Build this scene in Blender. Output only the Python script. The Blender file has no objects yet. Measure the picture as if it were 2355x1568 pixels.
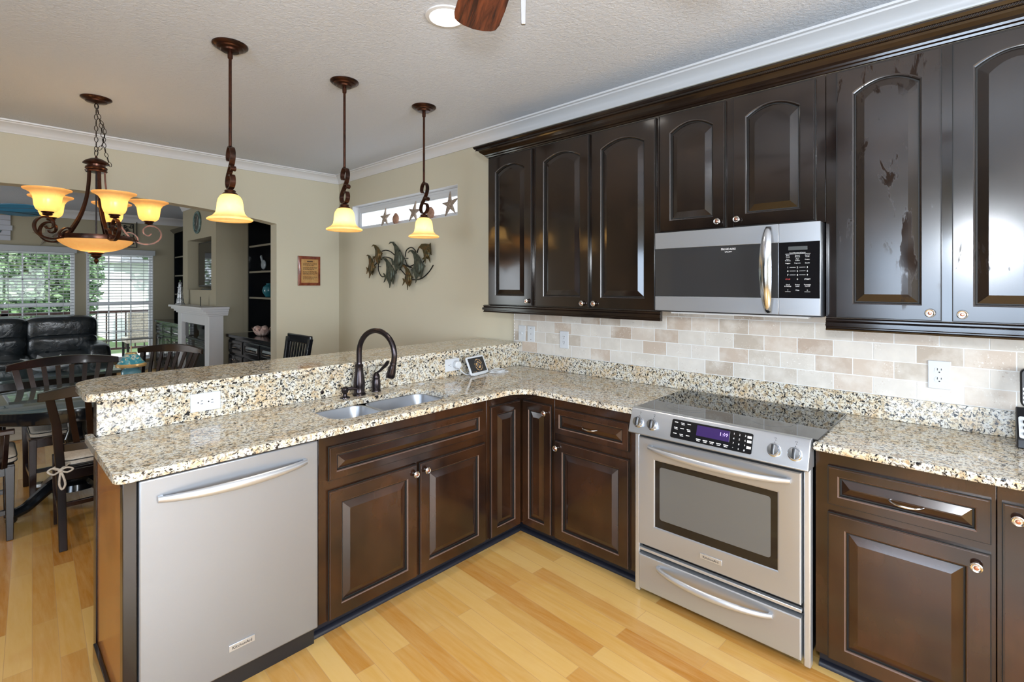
import bpy, math, random
from mathutils import Vector, Matrix
random.seed(7)
R = math.radians
sc = bpy.context.scene
COL = sc.collection

# ---------------------------------------------------------------- camera
CZ = 1.522
cam_d = bpy.data.cameras.new('camera')
cam = bpy.data.objects.new('camera', cam_d)
COL.objects.link(cam)
cam.location = (0, 0, CZ)
cam.rotation_euler = (R(90), 0, 0.7551)
cam_d.sensor_width = 36
cam_d.lens = 1153.1 / 2355 * 36
cam_d.shift_y = -(784 - 656.2) / 2355
cam_d.clip_start = 0.02
sc.camera = cam

# ---------------------------------------------------------------- world, lights, exposure
sc.view_settings.view_transform = 'Standard'
sc.view_settings.look = 'None'
sc.view_settings.gamma = 1
sc.view_settings.use_curve_mapping = False
sc.view_settings.exposure = 0.0
sc.cycles.use_denoising = True
sc.cycles.max_bounces = 7
sc.cycles.diffuse_bounces = 3
sc.cycles.glossy_bounces = 4
sc.cycles.transparent_max_bounces = 12
sc.cycles.sample_clamp_indirect = 6
sc.cycles.caustics_reflective = False
sc.cycles.caustics_refractive = False

w = bpy.data.worlds.new('daylight')
sc.world = w
w.use_nodes = True
bg = w.node_tree.nodes['Background']
bg.inputs[0].default_value = (0.80, 0.90, 1.0, 1)
bg.inputs[1].default_value = 3.0


def lamp(kind, name, loc, energy, color=(1, 1, 1), rot=None, size=None, size_y=None, radius=None):
    d = bpy.data.lights.new(name, kind)
    d.energy = energy
    d.color = color
    if size is not None:
        d.shape = 'RECTANGLE'
        d.size = size
        d.size_y = size_y or size
    if radius is not None:
        d.shadow_soft_size = radius
    o = bpy.data.objects.new(name, d)
    COL.objects.link(o)
    o.location = loc
    if rot:
        o.rotation_euler = rot
    return o


# photographer's flash on top of the camera, sun outside, daylight by the kitchen window, added fill lamps
FLASH = 112
lamp('POINT', 'camera_flash', (0.0, 0.0, 1.81), FLASH, (0.90, 0.95, 1.0), radius=0.09)
sun = lamp('SUN', 'sun', (0, 0, 8), 5.0, (1.0, 0.95, 0.88), rot=(R(48), 0, R(60)))
sun.data.angle = 0.02
lamp('AREA', 'daylight_kitchen_window', (0.25, -2.82, 1.50), 125, (0.62, 0.78, 1.0), rot=(R(90), 0, 0), size=2.5, size_y=1.2)
lamp('AREA', 'daylight_side_window', (2.95, 0.6, 1.45), 225, (0.86, 0.93, 1.0), rot=(R(90), 0, R(90)), size=2.2, size_y=1.5)  # added fill outside an unseen window, brightens the arch wall
lamp('AREA', 'daylight_living_door', (-8.0, -4.25, 1.15), 60, (0.9, 0.95, 1.0), rot=(R(90), 0, 0), size=2.4, size_y=2.0)  # added fill lamp for the living room, behind an unseen door

# ---------------------------------------------------------------- helpers
WORLD = {}


def link(name, data):
    o = bpy.data.objects.new(name, data)
    COL.objects.link(o)
    return o


def tag(o, label=None, cat=None, group=None, kind=None):
    if label:
        o['label'] = label
    if cat:
        o['category'] = cat
    if group:
        o['group'] = group
    if kind:
        o['kind'] = kind
    return o


def thing(name, label, cat, loc=(0, 0, 0), group=None):
    o = link(name, None)
    o.location = loc
    o.empty_display_size = 0.1
    WORLD[o] = Vector(loc)
    return tag(o, label, cat, group)


class MB:
    """collects shapes and links them as ONE mesh object"""
    def __init__(self, M=None):
        self.v, self.f, self.mi = [], [], []
        self.M = M
        self.cur = 0

    def mat(self, i):
        self.cur = i
        return self

    def add(self, vs, fs):
        k = len(self.v)
        if self.M is not None:
            vs = [self.M @ Vector(p) for p in vs]
        self.v += [tuple(p) for p in vs]
        self.f += [tuple(i + k for i in f) for f in fs]
        self.mi += [self.cur] * len(fs)
        return self

    def box(self, x0, y0, z0, x1, y1, z1):
        x0, x1 = sorted((x0, x1)); y0, y1 = sorted((y0, y1)); z0, z1 = sorted((z0, z1))
        vs = [(x0, y0, z0), (x1, y0, z0), (x1, y1, z0), (x0, y1, z0), (x0, y0, z1), (x1, y0, z1), (x1, y1, z1), (x0, y1, z1)]
        return self.add(vs, [(0, 3, 2, 1), (4, 5, 6, 7), (0, 1, 5, 4), (1, 2, 6, 5), (2, 3, 7, 6), (3, 0, 4, 7)])

    def bar(self, a, b, w, h, up=(0, 0, 1)):
        """rectangular bar from a to b; w across, h along up"""
        a, b = Vector(a), Vector(b)
        d = (b - a).normalized()
        s = d.cross(Vector(up))
        s = s.normalized() if s.length > 1e-5 else Vector((1, 0, 0))
        u = s.cross(d).normalized()
        vs = []
        for p in (a, b):
            for i, j in ((-1, -1), (1, -1), (1, 1), (-1, 1)):
                vs.append(p + s * (w / 2 * i) + u * (h / 2 * j))
        return self.add(vs, [(3, 2, 1, 0), (4, 5, 6, 7), (0, 1, 5, 4), (1, 2, 6, 5), (2, 3, 7, 6), (3, 0, 4, 7)])

    def loops(self, L, closed_ends=True, close=False):
        """bridge a list of point loops of equal length"""
        n = len(L[0])
        vs = [p for l in L for p in l]
        fs = []
        m = len(L)
        for k in range(m if close else m - 1):
            a, b = k * n, ((k + 1) % m) * n
            for i in range(n):
                j = (i + 1) % n
                fs.append((a + i, a + j, b + j, b + i))
        if closed_ends and not close:
            fs.append(tuple(reversed(range(n))))
            fs.append(tuple(range((m - 1) * n, m * n)))
        return self.add(vs, fs)

    def lathe(self, prof, c=(0, 0, 0), n=24, axis=(0, 0, 1), caps=True, squash=(1, 1)):
        ax = Vector(axis).normalized()
        t = Vector((1, 0, 0)) if abs(ax.x) < 0.9 else Vector((0, 1, 0))
        u = (t - ax * t.dot(ax)).normalized()
        v = ax.cross(u)
        c = Vector(c)
        L = [[c + ax * z + (u * math.cos(2 * math.pi * i / n) * squash[0] + v * math.sin(2 * math.pi * i / n) * squash[1]) * max(r, 1e-4) for i in range(n)] for r, z in prof]
        return self.loops(L, closed_ends=caps)

    def tube(self, pts, r, n=8, closed=False, flat=None, up=(0, 0, 1)):
        """round tube, or a flat band (w, h) when flat is given"""
        pts = [Vector(p) for p in pts]
        m = len(pts)
        rs = r if isinstance(r, (list, tuple)) else [r] * m
        L = []
        u = None
        for i, p in enumerate(pts):
            a = pts[(i - 1) % m] if (closed or i > 0) else p
            b = pts[(i + 1) % m] if (closed or i < m - 1) else p
            d = (b - a).normalized()
            if flat:
                s = Vector(up).normalized()
                t = d.cross(s)
                t = t.normalized() if t.length > 1e-5 else Vector((1, 0, 0))
                w_, h_ = flat
                k = rs[i]
                L.append([p + s * (w_ / 2 * q * k) + t * (h_ / 2 * e * k) for q, e in ((-1, -1), (1, -1), (1, 1), (-1, 1))])
            else:
                if u is None:
                    u = d.cross(Vector((0, 0, 1)))
                    if u.length < 1e-3:
                        u = d.cross(Vector((0, 1, 0)))
                u = (u - d * u.dot(d)).normalized()
                v = d.cross(u)
                L.append([p + (u * math.cos(2 * math.pi * j / n) + v * math.sin(2 * math.pi * j / n)) * rs[i] for j in range(n)])
        return self.loops(L, closed_ends=not closed, close=closed)

    def prism(self, poly, fn, d0, d1):
        """poly: 2D points; fn(a, b, d) -> 3D"""
        n = len(poly)
        vs = [fn(a, b, d0) for a, b in poly] + [fn(a, b, d1) for a, b in poly]
        fs = [tuple(range(n))[::-1], tuple(range(n, 2 * n))] + [(i, (i + 1) % n, n + (i + 1) % n, n + i) for i in range(n)]
        return self.add(vs, fs)

    def ball(self, c, rx, ry=None, rz=None, n=12, m=8):
        ry = rx if ry is None else ry
        rz = rx if rz is None else rz
        L = []
        for k in range(m + 1):
            a = -math.pi / 2 + math.pi * k / m
            q = max(math.cos(a), 1e-3)
            L.append([(c[0] + rx * q * math.cos(2 * math.pi * i / n), c[1] + ry * q * math.sin(2 * math.pi * i / n), c[2] + rz * math.sin(a)) for i in range(n)])
        return self.loops(L)

    def text(self, body, size, org, U, V, d=0.0004, align='CENTER'):
        """raised lettering; org = centre baseline, U right, V up"""
        cu = bpy.data.curves.new('lettering', 'FONT')
        cu.body = body
        cu.size = size
        cu.align_x = align
        cu.resolution_u = 1
        o = link('lettering', cu)
        dg = bpy.context.evaluated_depsgraph_get()
        dg.update()
        me = bpy.data.meshes.new_from_object(o.evaluated_get(dg))
        U, V = Vector(U), Vector(V)
        N = U.cross(V)
        vs = [Vector(org) + U * q.co.x + V * q.co.y + N * d for q in me.vertices]
        self.add(vs, [tuple(p.vertices) for p in me.polygons])
        bpy.data.objects.remove(o)
        bpy.data.meshes.remove(me)
        bpy.data.curves.remove(cu)
        return self

    def build(self, name, mats, parent=None, bevel=0, seg=2, smooth=True, ang=35, recalc=True):
        off = Vector((0, 0, 0))
        if parent is not None:
            off = WORLD[parent]
        me = bpy.data.meshes.new(name)
        me.from_pydata([tuple(Vector(p) - off) for p in self.v], [], self.f)
        if not isinstance(mats, (list, tuple)):
            mats = [mats]
        for m in mats:
            me.materials.append(m)
        me.polygons.foreach_set('material_index', self.mi)
        if recalc:
            import bmesh
            bm = bmesh.new()
            bm.from_mesh(me)
            bmesh.ops.recalc_face_normals(bm, faces=bm.faces)
            bm.to_mesh(me)
            bm.free()
        if smooth:
            me.polygons.foreach_set('use_smooth', [True] * len(me.polygons))
            me.set_sharp_from_angle(angle=R(ang))
        me.update()
        o = link(name, me)
        if parent is not None:
            o.parent = parent
        WORLD[o] = off
        if bevel:
            b = o.modifiers.new('bevel', 'BEVEL')
            b.width = bevel
            b.segments = seg
            b.limit_method = 'ANGLE'
            b.angle_limit = R(40)
            b.harden_normals = False
        return o


def copy_tree(o, parent=None):
    c = o.copy()
    COL.objects.link(c)
    if parent is not None:
        c.parent = parent
    for ch in list(o.children):
        copy_tree(ch, c)
    return c


def struct(name, mb, mats, **k):
    return tag(mb.build(name, mats, **k), kind='structure')


# ---------------------------------------------------------------- materials
def new_mat(name):
    m = bpy.data.materials.new(name)
    m.use_nodes = True
    nt = m.node_tree
    return m, nt, nt.nodes['Principled BSDF']


def N(nt, t, **k):
    n = nt.nodes.new(t)
    for a, b in k.items():
        setattr(n, a, b)
    return n


def simple(name, col, rough=0.5, metal=0.0, emit=None, es=0, coat=0, spec=None, bump=None, trans=0, aniso=0):
    m, nt, p = new_mat(name)
    p.inputs['Base Color'].default_value = (*col, 1)
    p.inputs['Roughness'].default_value = rough
    p.inputs['Metallic'].default_value = metal
    if emit:
        p.inputs['Emission Color'].default_value = (*emit, 1)
        p.inputs['Emission Strength'].default_value = es
    if coat:
        p.inputs['Coat Weight'].default_value = coat
        p.inputs['Coat Roughness'].default_value = 0.06
    if spec is not None:
        p.inputs['Specular IOR Level'].default_value = spec
    if aniso:
        p.inputs['Anisotropic'].default_value = aniso
    if trans:
        p.inputs['Transmission Weight'].default_value = trans
    if bump:
        sc_, st = bump
        tc = N(nt, 'ShaderNodeTexCoord'); no = N(nt, 'ShaderNodeTexNoise'); b = N(nt, 'ShaderNodeBump')
        no.inputs['Scale'].default_value = sc_
        no.inputs['Detail'].default_value = 3
        b.inputs['Strength'].default_value = st
        b.inputs['Distance'].default_value = 0.01
        nt.links.new(tc.outputs['Object'], no.inputs['Vector'])
        nt.links.new(no.outputs[0], b.inputs['Height'])
        nt.links.new(b.outputs[0], p.inputs['Normal'])
    return m


def ramp(nt, fac, stops, interp='LINEAR'):
    r = N(nt, 'ShaderNodeValToRGB')
    r.color_ramp.interpolation = interp
    e = r.color_ramp.elements
    while len(e) < len(stops):
        e.new(0.5)
    for q, (pos, c) in zip(e, stops):
        q.position = pos
        q.color = (*c, 1) if len(c) == 3 else c
    nt.links.new(fac, r.inputs[0])
    return r


def mix(nt, fac, a, b, mode='MIX'):
    m = N(nt, 'ShaderNodeMix', data_type='RGBA', blend_type=mode)
    for s, v in ((m.inputs[0], fac), (m.inputs[6], a), (m.inputs[7], b)):
        if isinstance(v, (int, float)):
            s.default_value = v
        elif isinstance(v, tuple):
            s.default_value = (*v, 1)
        else:
            nt.links.new(v, s)
    return m.outputs[2]


def wpos(nt, scale=(1, 1, 1), rot=(0, 0, 0)):
    g = N(nt, 'ShaderNodeNewGeometry')
    mp = N(nt, 'ShaderNodeMapping')
    mp.inputs['Scale'].default_value = scale
    mp.inputs['Rotation'].default_value = rot
    nt.links.new(g.outputs['Position'], mp.inputs[0])
    return mp.outputs[0]


def noise(nt, vec, s, d=3, r=0.5, dist=0):
    n = N(nt, 'ShaderNodeTexNoise')
    n.inputs['Scale'].default_value = s
    n.inputs['Detail'].default_value = d
    n.inputs['Roughness'].default_value = r
    n.inputs['Distortion'].default_value = dist
    nt.links.new(vec, n.inputs['Vector'])
    return n.outputs[0]


def bump(nt, p, h, st, dist=0.01):
    b = N(nt, 'ShaderNodeBump')
    b.inputs['Strength'].default_value = st
    b.inputs['Distance'].default_value = dist
    nt.links.new(h, b.inputs['Height'])
    nt.links.new(b.outputs[0], p.inputs['Normal'])


def granite():
    m, nt, p = new_mat('granite')
    v = wpos(nt)
    big = noise(nt, v, 7, 3, 0.6)
    a = noise(nt, wpos(nt, (1.25, 0.8, 1.0), (0.3, 0.2, 0.5)), 78, 4, 0.62, 0.8)
    b = noise(nt, v, 120, 3, 0.6, 0.4)
    c = noise(nt, v, 38, 3, 0.55, 0.8)
    base = ramp(nt, c, [(0.30, (0.40, 0.28, 0.16)), (0.42, (0.56, 0.47, 0.33)), (0.50, (0.68, 0.63, 0.51)), (0.60, (0.62, 0.61, 0.57)), (0.72, (0.72, 0.69, 0.60))])
    gold = ramp(nt, big, [(0.52, (0, 0, 0)), (0.66, (1, 1, 1))])
    g2 = mix(nt, 0.6, gold.outputs[0], (0, 0, 0))
    base2 = mix(nt, g2, base.outputs[0], (0.62, 0.40, 0.18))
    grey = ramp(nt, b, [(0.40, (1, 1, 1)), (0.46, (0, 0, 0))])
    col = mix(nt, grey.outputs[0], base2, (0.20, 0.17, 0.14))
    blk = ramp(nt, a, [(0.415, (1, 1, 1)), (0.445, (0, 0, 0))])
    col = mix(nt, blk.outputs[0], col, (0.016, 0.016, 0.018))
    nt.links.new(col, p.inputs['Base Color'])
    p.inputs['Roughness'].default_value = 0.06
    p.inputs['Specular IOR Level'].default_value = 0.45
    return m


def espresso(name, c1, c2, rough=0.2, spec=0.5, smear=False):
    m, nt, p = new_mat(name)
    v = wpos(nt, (9, 9, 1.2))
    n1 = noise(nt, v, 1.0, 4, 0.6)
    v2 = wpos(nt)
    n2 = noise(nt, v2, 3.0, 3, 0.55)
    r = ramp(nt, n2, [(0.35, c1), (0.68, c2)])
    col = mix(nt, ramp(nt, n1, [(0.40, (0, 0, 0)), (0.75, (0.5, 0.5, 0.5))]).outputs[0], r.outputs[0], tuple(x * 0.55 for x in c1))
    nt.links.new(col, p.inputs['Base Color'])
    rr = ramp(nt, n2, [(0.3, (rough * 0.85,) * 3), (0.75, (rough * 1.2,) * 3)])
    nt.links.new(rr.outputs[0], p.inputs['Roughness'])
    p.inputs['Specular IOR Level'].default_value = spec
    p.inputs['Coat Weight'].default_value = 0.25
    p.inputs['Coat Roughness'].default_value = 0.14 if smear else 0.07
    if smear:
        v3 = wpos(nt, (16, 16, 4.5))
        n3 = noise(nt, v3, 1.0, 5, 0.6, 0.5)
        k3 = ramp(nt, n3, [(0.56, (0, 0, 0)), (0.60, (1, 1, 1))])
        big3 = ramp(nt, noise(nt, wpos(nt), 3.0, 1), [(0.48, (0, 0, 0)), (0.58, (1, 1, 1))])
        mk = mix(nt, 1.0, k3.outputs[0], big3.outputs[0], 'MULTIPLY')
        nt.links.new(mix(nt, mk, rr.outputs[0], (0.75, 0.75, 0.75)), p.inputs['Roughness'])
        nt.links.new(mix(nt, mk, (0.3, 0.3, 0.3), (0, 0, 0)), p.inputs['Coat Weight'])
        nt.links.new(mix(nt, mk, (0.5, 0.5, 0.5), (0.1, 0.1, 0.1)), p.inputs['Specular IOR Level'])
    return m


def planks():
    m, nt, p = new_mat('maple_floor')
    v = wpos(nt, rot=(0, 0, R(3)))
    br = N(nt, 'ShaderNodeTexBrick')
    br.offset = 0.37
    br.offset_frequency = 2
    br.inputs['Scale'].default_value = 1
    br.inputs['Brick Width'].default_value = 0.92
    br.inputs['Row Height'].default_value = 0.083
    br.inputs['Mortar Size'].default_value = 0.0011
    br.inputs['Mortar Smooth'].default_value = 0.3
    br.inputs['Color1'].default_value = (0, 0, 0, 1)
    br.inputs['Color2'].default_value = (1, 1, 1, 1)
    br.inputs['Mortar'].default_value = (0.5, 0.5, 0.5, 1)
    nt.links.new(v, br.inputs[0])
    tone = ramp(nt, br.outputs[0], [(0.0, (0.42, 0.165, 0.020)), (0.30, (0.57, 0.310, 0.072)), (0.6, (0.66, 0.42, 0.140)), (0.8, (0.57, 0.33, 0.090)), (1.0, (0.45, 0.19, 0.028))])
    g = noise(nt, wpos(nt, (2.0, 18, 2), (0, 0, R(3))), 2.2, 5, 0.6, 0.4)
    col = mix(nt, ramp(nt, g, [(0.35, (0, 0, 0)), (0.72, (0.35, 0.35, 0.35))]).outputs[0], tone.outputs[0], (0.70, 0.46, 0.20))
    bl = noise(nt, wpos(nt), 3.2, 3)
    col = mix(nt, ramp(nt, bl, [(0.56, (0, 0, 0)), (0.74, (0.45, 0.45, 0.45))]).outputs[0], col, (0.50, 0.22, 0.055))
    col = mix(nt, br.outputs[1], col, (0.46, 0.27, 0.11))
    nt.links.new(col, p.inputs['Base Color'])
    p.inputs['Roughness'].default_value = 0.24
    return m


def travertine():
    m, nt, p = new_mat('travertine_tile')
    g = N(nt, 'ShaderNodeNewGeometry')
    s = N(nt, 'ShaderNodeSeparateXYZ')
    c = N(nt, 'ShaderNodeCombineXYZ')
    nt.links.new(g.outputs['Position'], s.inputs[0])
    ad = N(nt, 'ShaderNodeMath', operation='ADD'); ad.inputs[1].default_value = 2.635
    az = N(nt, 'ShaderNodeMath', operation='ADD'); az.inputs[1].default_value = -1.0215 + 0.079 * 14
    nt.links.new(s.outputs[0], ad.inputs[0]); nt.links.new(s.outputs[2], az.inputs[0])
    nt.links.new(ad.outputs[0], c.inputs[0]); nt.links.new(az.outputs[0], c.inputs[1])
    br = N(nt, 'ShaderNodeTexBrick')
    br.inputs['Scale'].default_value = 1
    br.inputs['Brick Width'].default_value = 0.156
    br.inputs['Row Height'].default_value = 0.079
    br.inputs['Mortar Size'].default_value = 0.0024
    br.inputs['Mortar Smooth'].default_value = 0.35
    br.inputs['Color1'].default_value = (0, 0, 0, 1)
    br.inputs['Color2'].default_value = (1, 1, 1, 1)
    nt.links.new(c.outputs[0], br.inputs[0])
    v = wpos(nt)
    big = noise(nt, v, 9, 4, 0.6)
    tone = ramp(nt, br.outputs[0], [(0, (0.42, 0.35, 0.28)), (0.25, (0.57, 0.53, 0.47)), (0.6, (0.62, 0.58, 0.53)), (0.85, (0.54, 0.45, 0.37)), (1, (0.42, 0.33, 0.26))])
    col = mix(nt, ramp(nt, big, [(0.42, (0, 0, 0)), (0.66, (0.7, 0.7, 0.7))]).outputs[0], tone.outputs[0], (0.70, 0.66, 0.60))
    pn = noise(nt, v, 120, 3, 0.6)
    pit = ramp(nt, pn, [(0.60, (0, 0, 0)), (0.68, (1, 1, 1))])
    sel = ramp(nt, noise(nt, v, 14, 2), [(0.50, (0, 0, 0)), (0.62, (0.8, 0.8, 0.8))])
    pf = mix(nt, 1.0, pit.outputs[0], sel.outputs[0], 'MULTIPLY')
    col = mix(nt, pf, col, (0.80, 0.78, 0.74))
    pit2 = ramp(nt, pn, [(0.32, (0.6, 0.6, 0.6)), (0.38, (0, 0, 0))])
    pf2 = mix(nt, 1.0, pit2.outputs[0], sel.outputs[0], 'MULTIPLY')
    col = mix(nt, pf2, col, (0.34, 0.22, 0.15))
    col = mix(nt, br.outputs[1], col, (0.76, 0.76, 0.75))
    nt.links.new(col, p.inputs['Base Color'])
    p.inputs['Roughness'].default_value = 0.45
    inv = N(nt, 'ShaderNodeMath', operation='SUBTRACT'); inv.inputs[0].default_value = 1
    nt.links.new(br.outputs[1], inv.inputs[1])
    bump(nt, p, inv.outputs[0], 0.5, 0.002)
    return m


def steel(name, rough=0.30, col=(0.46, 0.48, 0.51), axis=2):
    m, nt, p = new_mat(name)
    s = [900, 900, 900]
    s[axis] = 12
    v = wpos(nt, tuple(s))
    n = noise(nt, v, 1, 1)
    p.inputs['Base Color'].default_value = (*col, 1)
    p.inputs['Metallic'].default_value = 0.75
    rr = ramp(nt, n, [(0.3, (rough * 0.96,) * 3), (0.7, (rough * 1.04,) * 3)])
    nt.links.new(rr.outputs[0], p.inputs['Roughness'])
    return m


def plaster(name, col, sc_, st, rough=0.85, dist=0.01):
    m, nt, p = new_mat(name)
    v = wpos(nt)
    p.inputs['Base Color'].default_value = (*col, 1)
    p.inputs['Roughness'].default_value = rough
    n = noise(nt, v, sc_, 5, 0.65, 0.6)
    bump(nt, p, n, st, dist)
    return m


def rosewood(name, a, b, scale=(30, 3, 3)):
    m, nt, p = new_mat(name)
    tc = N(nt, 'ShaderNodeTexCoord')
    mp = N(nt, 'ShaderNodeMapping'); mp.inputs['Scale'].default_value = scale
    nt.links.new(tc.outputs['Object'], mp.inputs[0])
    n = noise(nt, mp.outputs[0], 1.6, 4, 0.6, 0.8)
    nt.links.new(ramp(nt, n, [(0.36, a), (0.66, b)]).outputs[0], p.inputs['Base Color'])
    p.inputs['Roughness'].default_value = 0.25
    return m


def alabaster(name, c_in, em, es):
    """lamp glass: lets the bulb inside shine through"""
    m, nt, p = new_mat(name)
    out = nt.nodes['Material Output']
    tc = N(nt, 'ShaderNodeNewGeometry')
    n = noise(nt, tc.outputs['Position'], 22, 3, 0.55, 1.0)
    r = ramp(nt, n, [(0.35, tuple(x * 0.86 for x in c_in)), (0.7, c_in)])
    tl = N(nt, 'ShaderNodeBsdfTranslucent'); df = N(nt, 'ShaderNodeBsdfDiffuse'); gl = N(nt, 'ShaderNodeBsdfGlossy'); ee = N(nt, 'ShaderNodeEmission')
    gl.inputs['Roughness'].default_value = 0.25
    ee.inputs[0].default_value = (*em, 1); ee.inputs[1].default_value = es
    for q in (tl, df):
        nt.links.new(r.outputs[0], q.inputs[0])
    a = N(nt, 'ShaderNodeMixShader'); a.inputs[0].default_value = 0.4
    nt.links.new(tl.outputs[0], a.inputs[1]); nt.links.new(df.outputs[0], a.inputs[2])
    b = N(nt, 'ShaderNodeMixShader'); b.inputs[0].default_value = 0.05
    nt.links.new(a.outputs[0], b.inputs[1]); nt.links.new(gl.outputs[0], b.inputs[2])
    ad = N(nt, 'ShaderNodeAddShader')
    nt.links.new(b.outputs[0], ad.inputs[0]); nt.links.new(ee.outputs[0], ad.inputs[1])
    nt.links.new(ad.outputs[0], out.inputs[0])
    return m


def pane(name, refl=0.06, tint=(1, 1, 1)):
    m, nt, p = new_mat(name)
    out = nt.nodes['Material Output']
    t = N(nt, 'ShaderNodeBsdfTransparent'); g = N(nt, 'ShaderNodeBsdfGlossy'); x = N(nt, 'ShaderNodeMixShader')
    t.inputs[0].default_value = (*tint, 1)
    g.inputs['Roughness'].default_value = 0.02
    x.inputs[0].default_value = refl
    nt.links.new(t.outputs[0], x.inputs[1]); nt.links.new(g.outputs[0], x.inputs[2])
    nt.links.new(x.outputs[0], out.inputs[0])
    return m


def mottled(name, cols, sc_=20, rough=0.5, metal=0.0, spec=None, bmp=0):
    m, nt, p = new_mat(name)
    tc = N(nt, 'ShaderNodeTexCoord')
    n = noise(nt, tc.outputs['Object'], sc_, 4, 0.6, 0.5)
    k = len(cols)
    nt.links.new(ramp(nt, n, [(0.32 + 0.36 * i / max(k - 1, 1), c) for i, c in enumerate(cols)]).outputs[0], p.inputs['Base Color'])
    p.inputs['Roughness'].default_value = rough
    p.inputs['Metallic'].default_value = metal
    if spec is not None:
        p.inputs['Specular IOR Level'].default_value = spec
    if bmp:
        bump(nt, p, n, bmp, 0.01)
    return m


M = {}
M['granite'] = granite()
M['wood'] = espresso('espresso_cabinet', (0.0070, 0.0046, 0.0040), (0.018, 0.0100, 0.0062), 0.13)
M['wood_smear'] = espresso('smeared_espresso_cabinet', (0.0070, 0.0046, 0.0040), (0.018, 0.0100, 0.0062), 0.20, smear=True)
M['groove'] = simple('dark_groove', (0.003, 0.0025, 0.002), 0.6)  # near-black colour paints the shadow lines into the door grooves
M['worn'] = simple('worn_base_edge', (0.15, 0.095, 0.075), 0.3)  # pale base door edges: wear together with painted highlight lines
M['worn_up'] = simple('polished_cabinet_edge', (0.055, 0.05, 0.05), 0.22)  # highlight lines painted along the door edges
M['wood_base'] = espresso('espresso_base_cabinet', (0.0150, 0.0070, 0.0048), (0.052, 0.0195, 0.0075), 0.17)
M['amber_wood'] = espresso('amber_stained_panel', (0.26, 0.085, 0.018), (0.50, 0.19, 0.04), 0.22)
M['black_wood'] = espresso('black_lacquered_wood', (0.006, 0.007, 0.009), (0.011, 0.012, 0.015), 0.16, 0.5)
M['chair_wood'] = espresso('dark_chair_wood', (0.008, 0.005, 0.005), (0.030, 0.010, 0.007), 0.22, 0.4)
M['kick'] = simple('toe_kick_trim', (0.012, 0.013, 0.02), 0.35)
M['floor'] = planks()
M['tile'] = travertine()
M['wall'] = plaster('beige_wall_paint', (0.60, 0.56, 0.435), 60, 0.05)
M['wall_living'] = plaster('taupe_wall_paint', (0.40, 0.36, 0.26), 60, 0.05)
M['ceiling'] = plaster('textured_ceiling', (0.66, 0.70, 0.77), 55, 0.9, 0.9, 0.006)
M['trimw'] = simple('white_trim_paint', (0.70, 0.70, 0.71), 0.4)
M['white'] = simple('white_plastic', (0.60, 0.62, 0.65), 0.35)
M['almond'] = simple('light_grey_plastic', (0.62, 0.64, 0.66), 0.4)
M['dark'] = simple('dark_slot', (0.01, 0.01, 0.01), 0.6)
M['steel'] = steel('brushed_steel', 0.30, axis=0)
M['steel_v'] = steel('brushed_steel_dishwasher', 0.38, (0.33, 0.35, 0.385), axis=1)
M['steel_h'] = simple('satin_steel_handle', (0.62, 0.64, 0.67), 0.3, 0.75)
M['chrome'] = simple('polished_chrome', (0.64, 0.68, 0.74), 0.15, 1.0)
M['sink'] = steel('sink_steel', 0.33, (0.42, 0.45, 0.50), axis=0)
M['nickel'] = simple('antique_nickel', (0.66, 0.64, 0.63), 0.2, 1.0)
M['copper'] = simple('copper_center', (0.55, 0.25, 0.17), 0.3, 1.0)
M['bronze'] = mottled('oil_rubbed_bronze', [(0.022, 0.012, 0.009), (0.075, 0.027, 0.015), (0.032, 0.016, 0.011)], 14, 0.28, 0.75)
M['bronze_dk'] = simple('dark_bronze_faucet', (0.045, 0.036, 0.038), 0.22, 0.85)
M['black_gloss'] = simple('black_glass', (0.006, 0.006, 0.007), 0.03, spec=0.6)
M['black'] = simple('black_plastic', (0.012, 0.012, 0.014), 0.35)
M['oven_glass'] = simple('oven_window_glass', (0.13, 0.13, 0.125), 0.16, 0.2)
M['mw_glass'] = simple('microwave_window_glass', (0.030, 0.030, 0.031), 0.035, 0.0, spec=0.8)
M['ink'] = simple('white_printed_ink', (0.85, 0.85, 0.85), 0.5)
M['ink_red'] = simple('red_printed_ink', (0.7, 0.08, 0.08), 0.5)
M['lcd'] = simple('display_glass', (0.02, 0.012, 0.05), 0.15, emit=(0.09, 0.035, 0.26), es=0.28)
M['lcd_txt'] = simple('display_digits', (0.4, 0.3, 0.8), 0.4, emit=(0.6, 0.45, 1.0), es=1.1)
M['shade_p'] = alabaster('pendant_glass', (0.95, 0.72, 0.36), (1.0, 0.55, 0.16), 0.30)
M['shade_c'] = alabaster('chandelier_glass', (0.93, 0.58, 0.24), (1.0, 0.48, 0.13), 0.26)
M['bulb'] = simple('lit_bulb', (1, 1, 1), 0.5, emit=(1.0, 0.82, 0.5), es=6)
M['can'] = simple('recessed_lamp_lens', (1, 1, 1), 0.5, emit=(1.0, 0.97, 0.92), es=5)
M['glass'] = pane('window_glass', 0.012)
M['clear'] = pane('clear_glass', 0.10, (0.9, 0.97, 0.97))
M['leather'] = mottled('dark_leather', [(0.008, 0.012, 0.015), (0.020, 0.027, 0.033)], 7, 0.26, spec=0.7, bmp=0.9)
M['linen'] = mottled('linen_cushion', [(0.50, 0.43, 0.35), (0.66, 0.60, 0.52)], 90, 0.9)
M['glass_table'] = simple('glossy_table_top', (0.10, 0.14, 0.145), 0.04, 0.15, spec=1.0)
M['blind'] = simple('blind_slat', (0.45, 0.47, 0.49), 0.5)

# ================================================================ the room
CEIL = 2.77
WY = 2.84          # face of the range wall
AX = -5.41         # face of the arch wall


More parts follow.
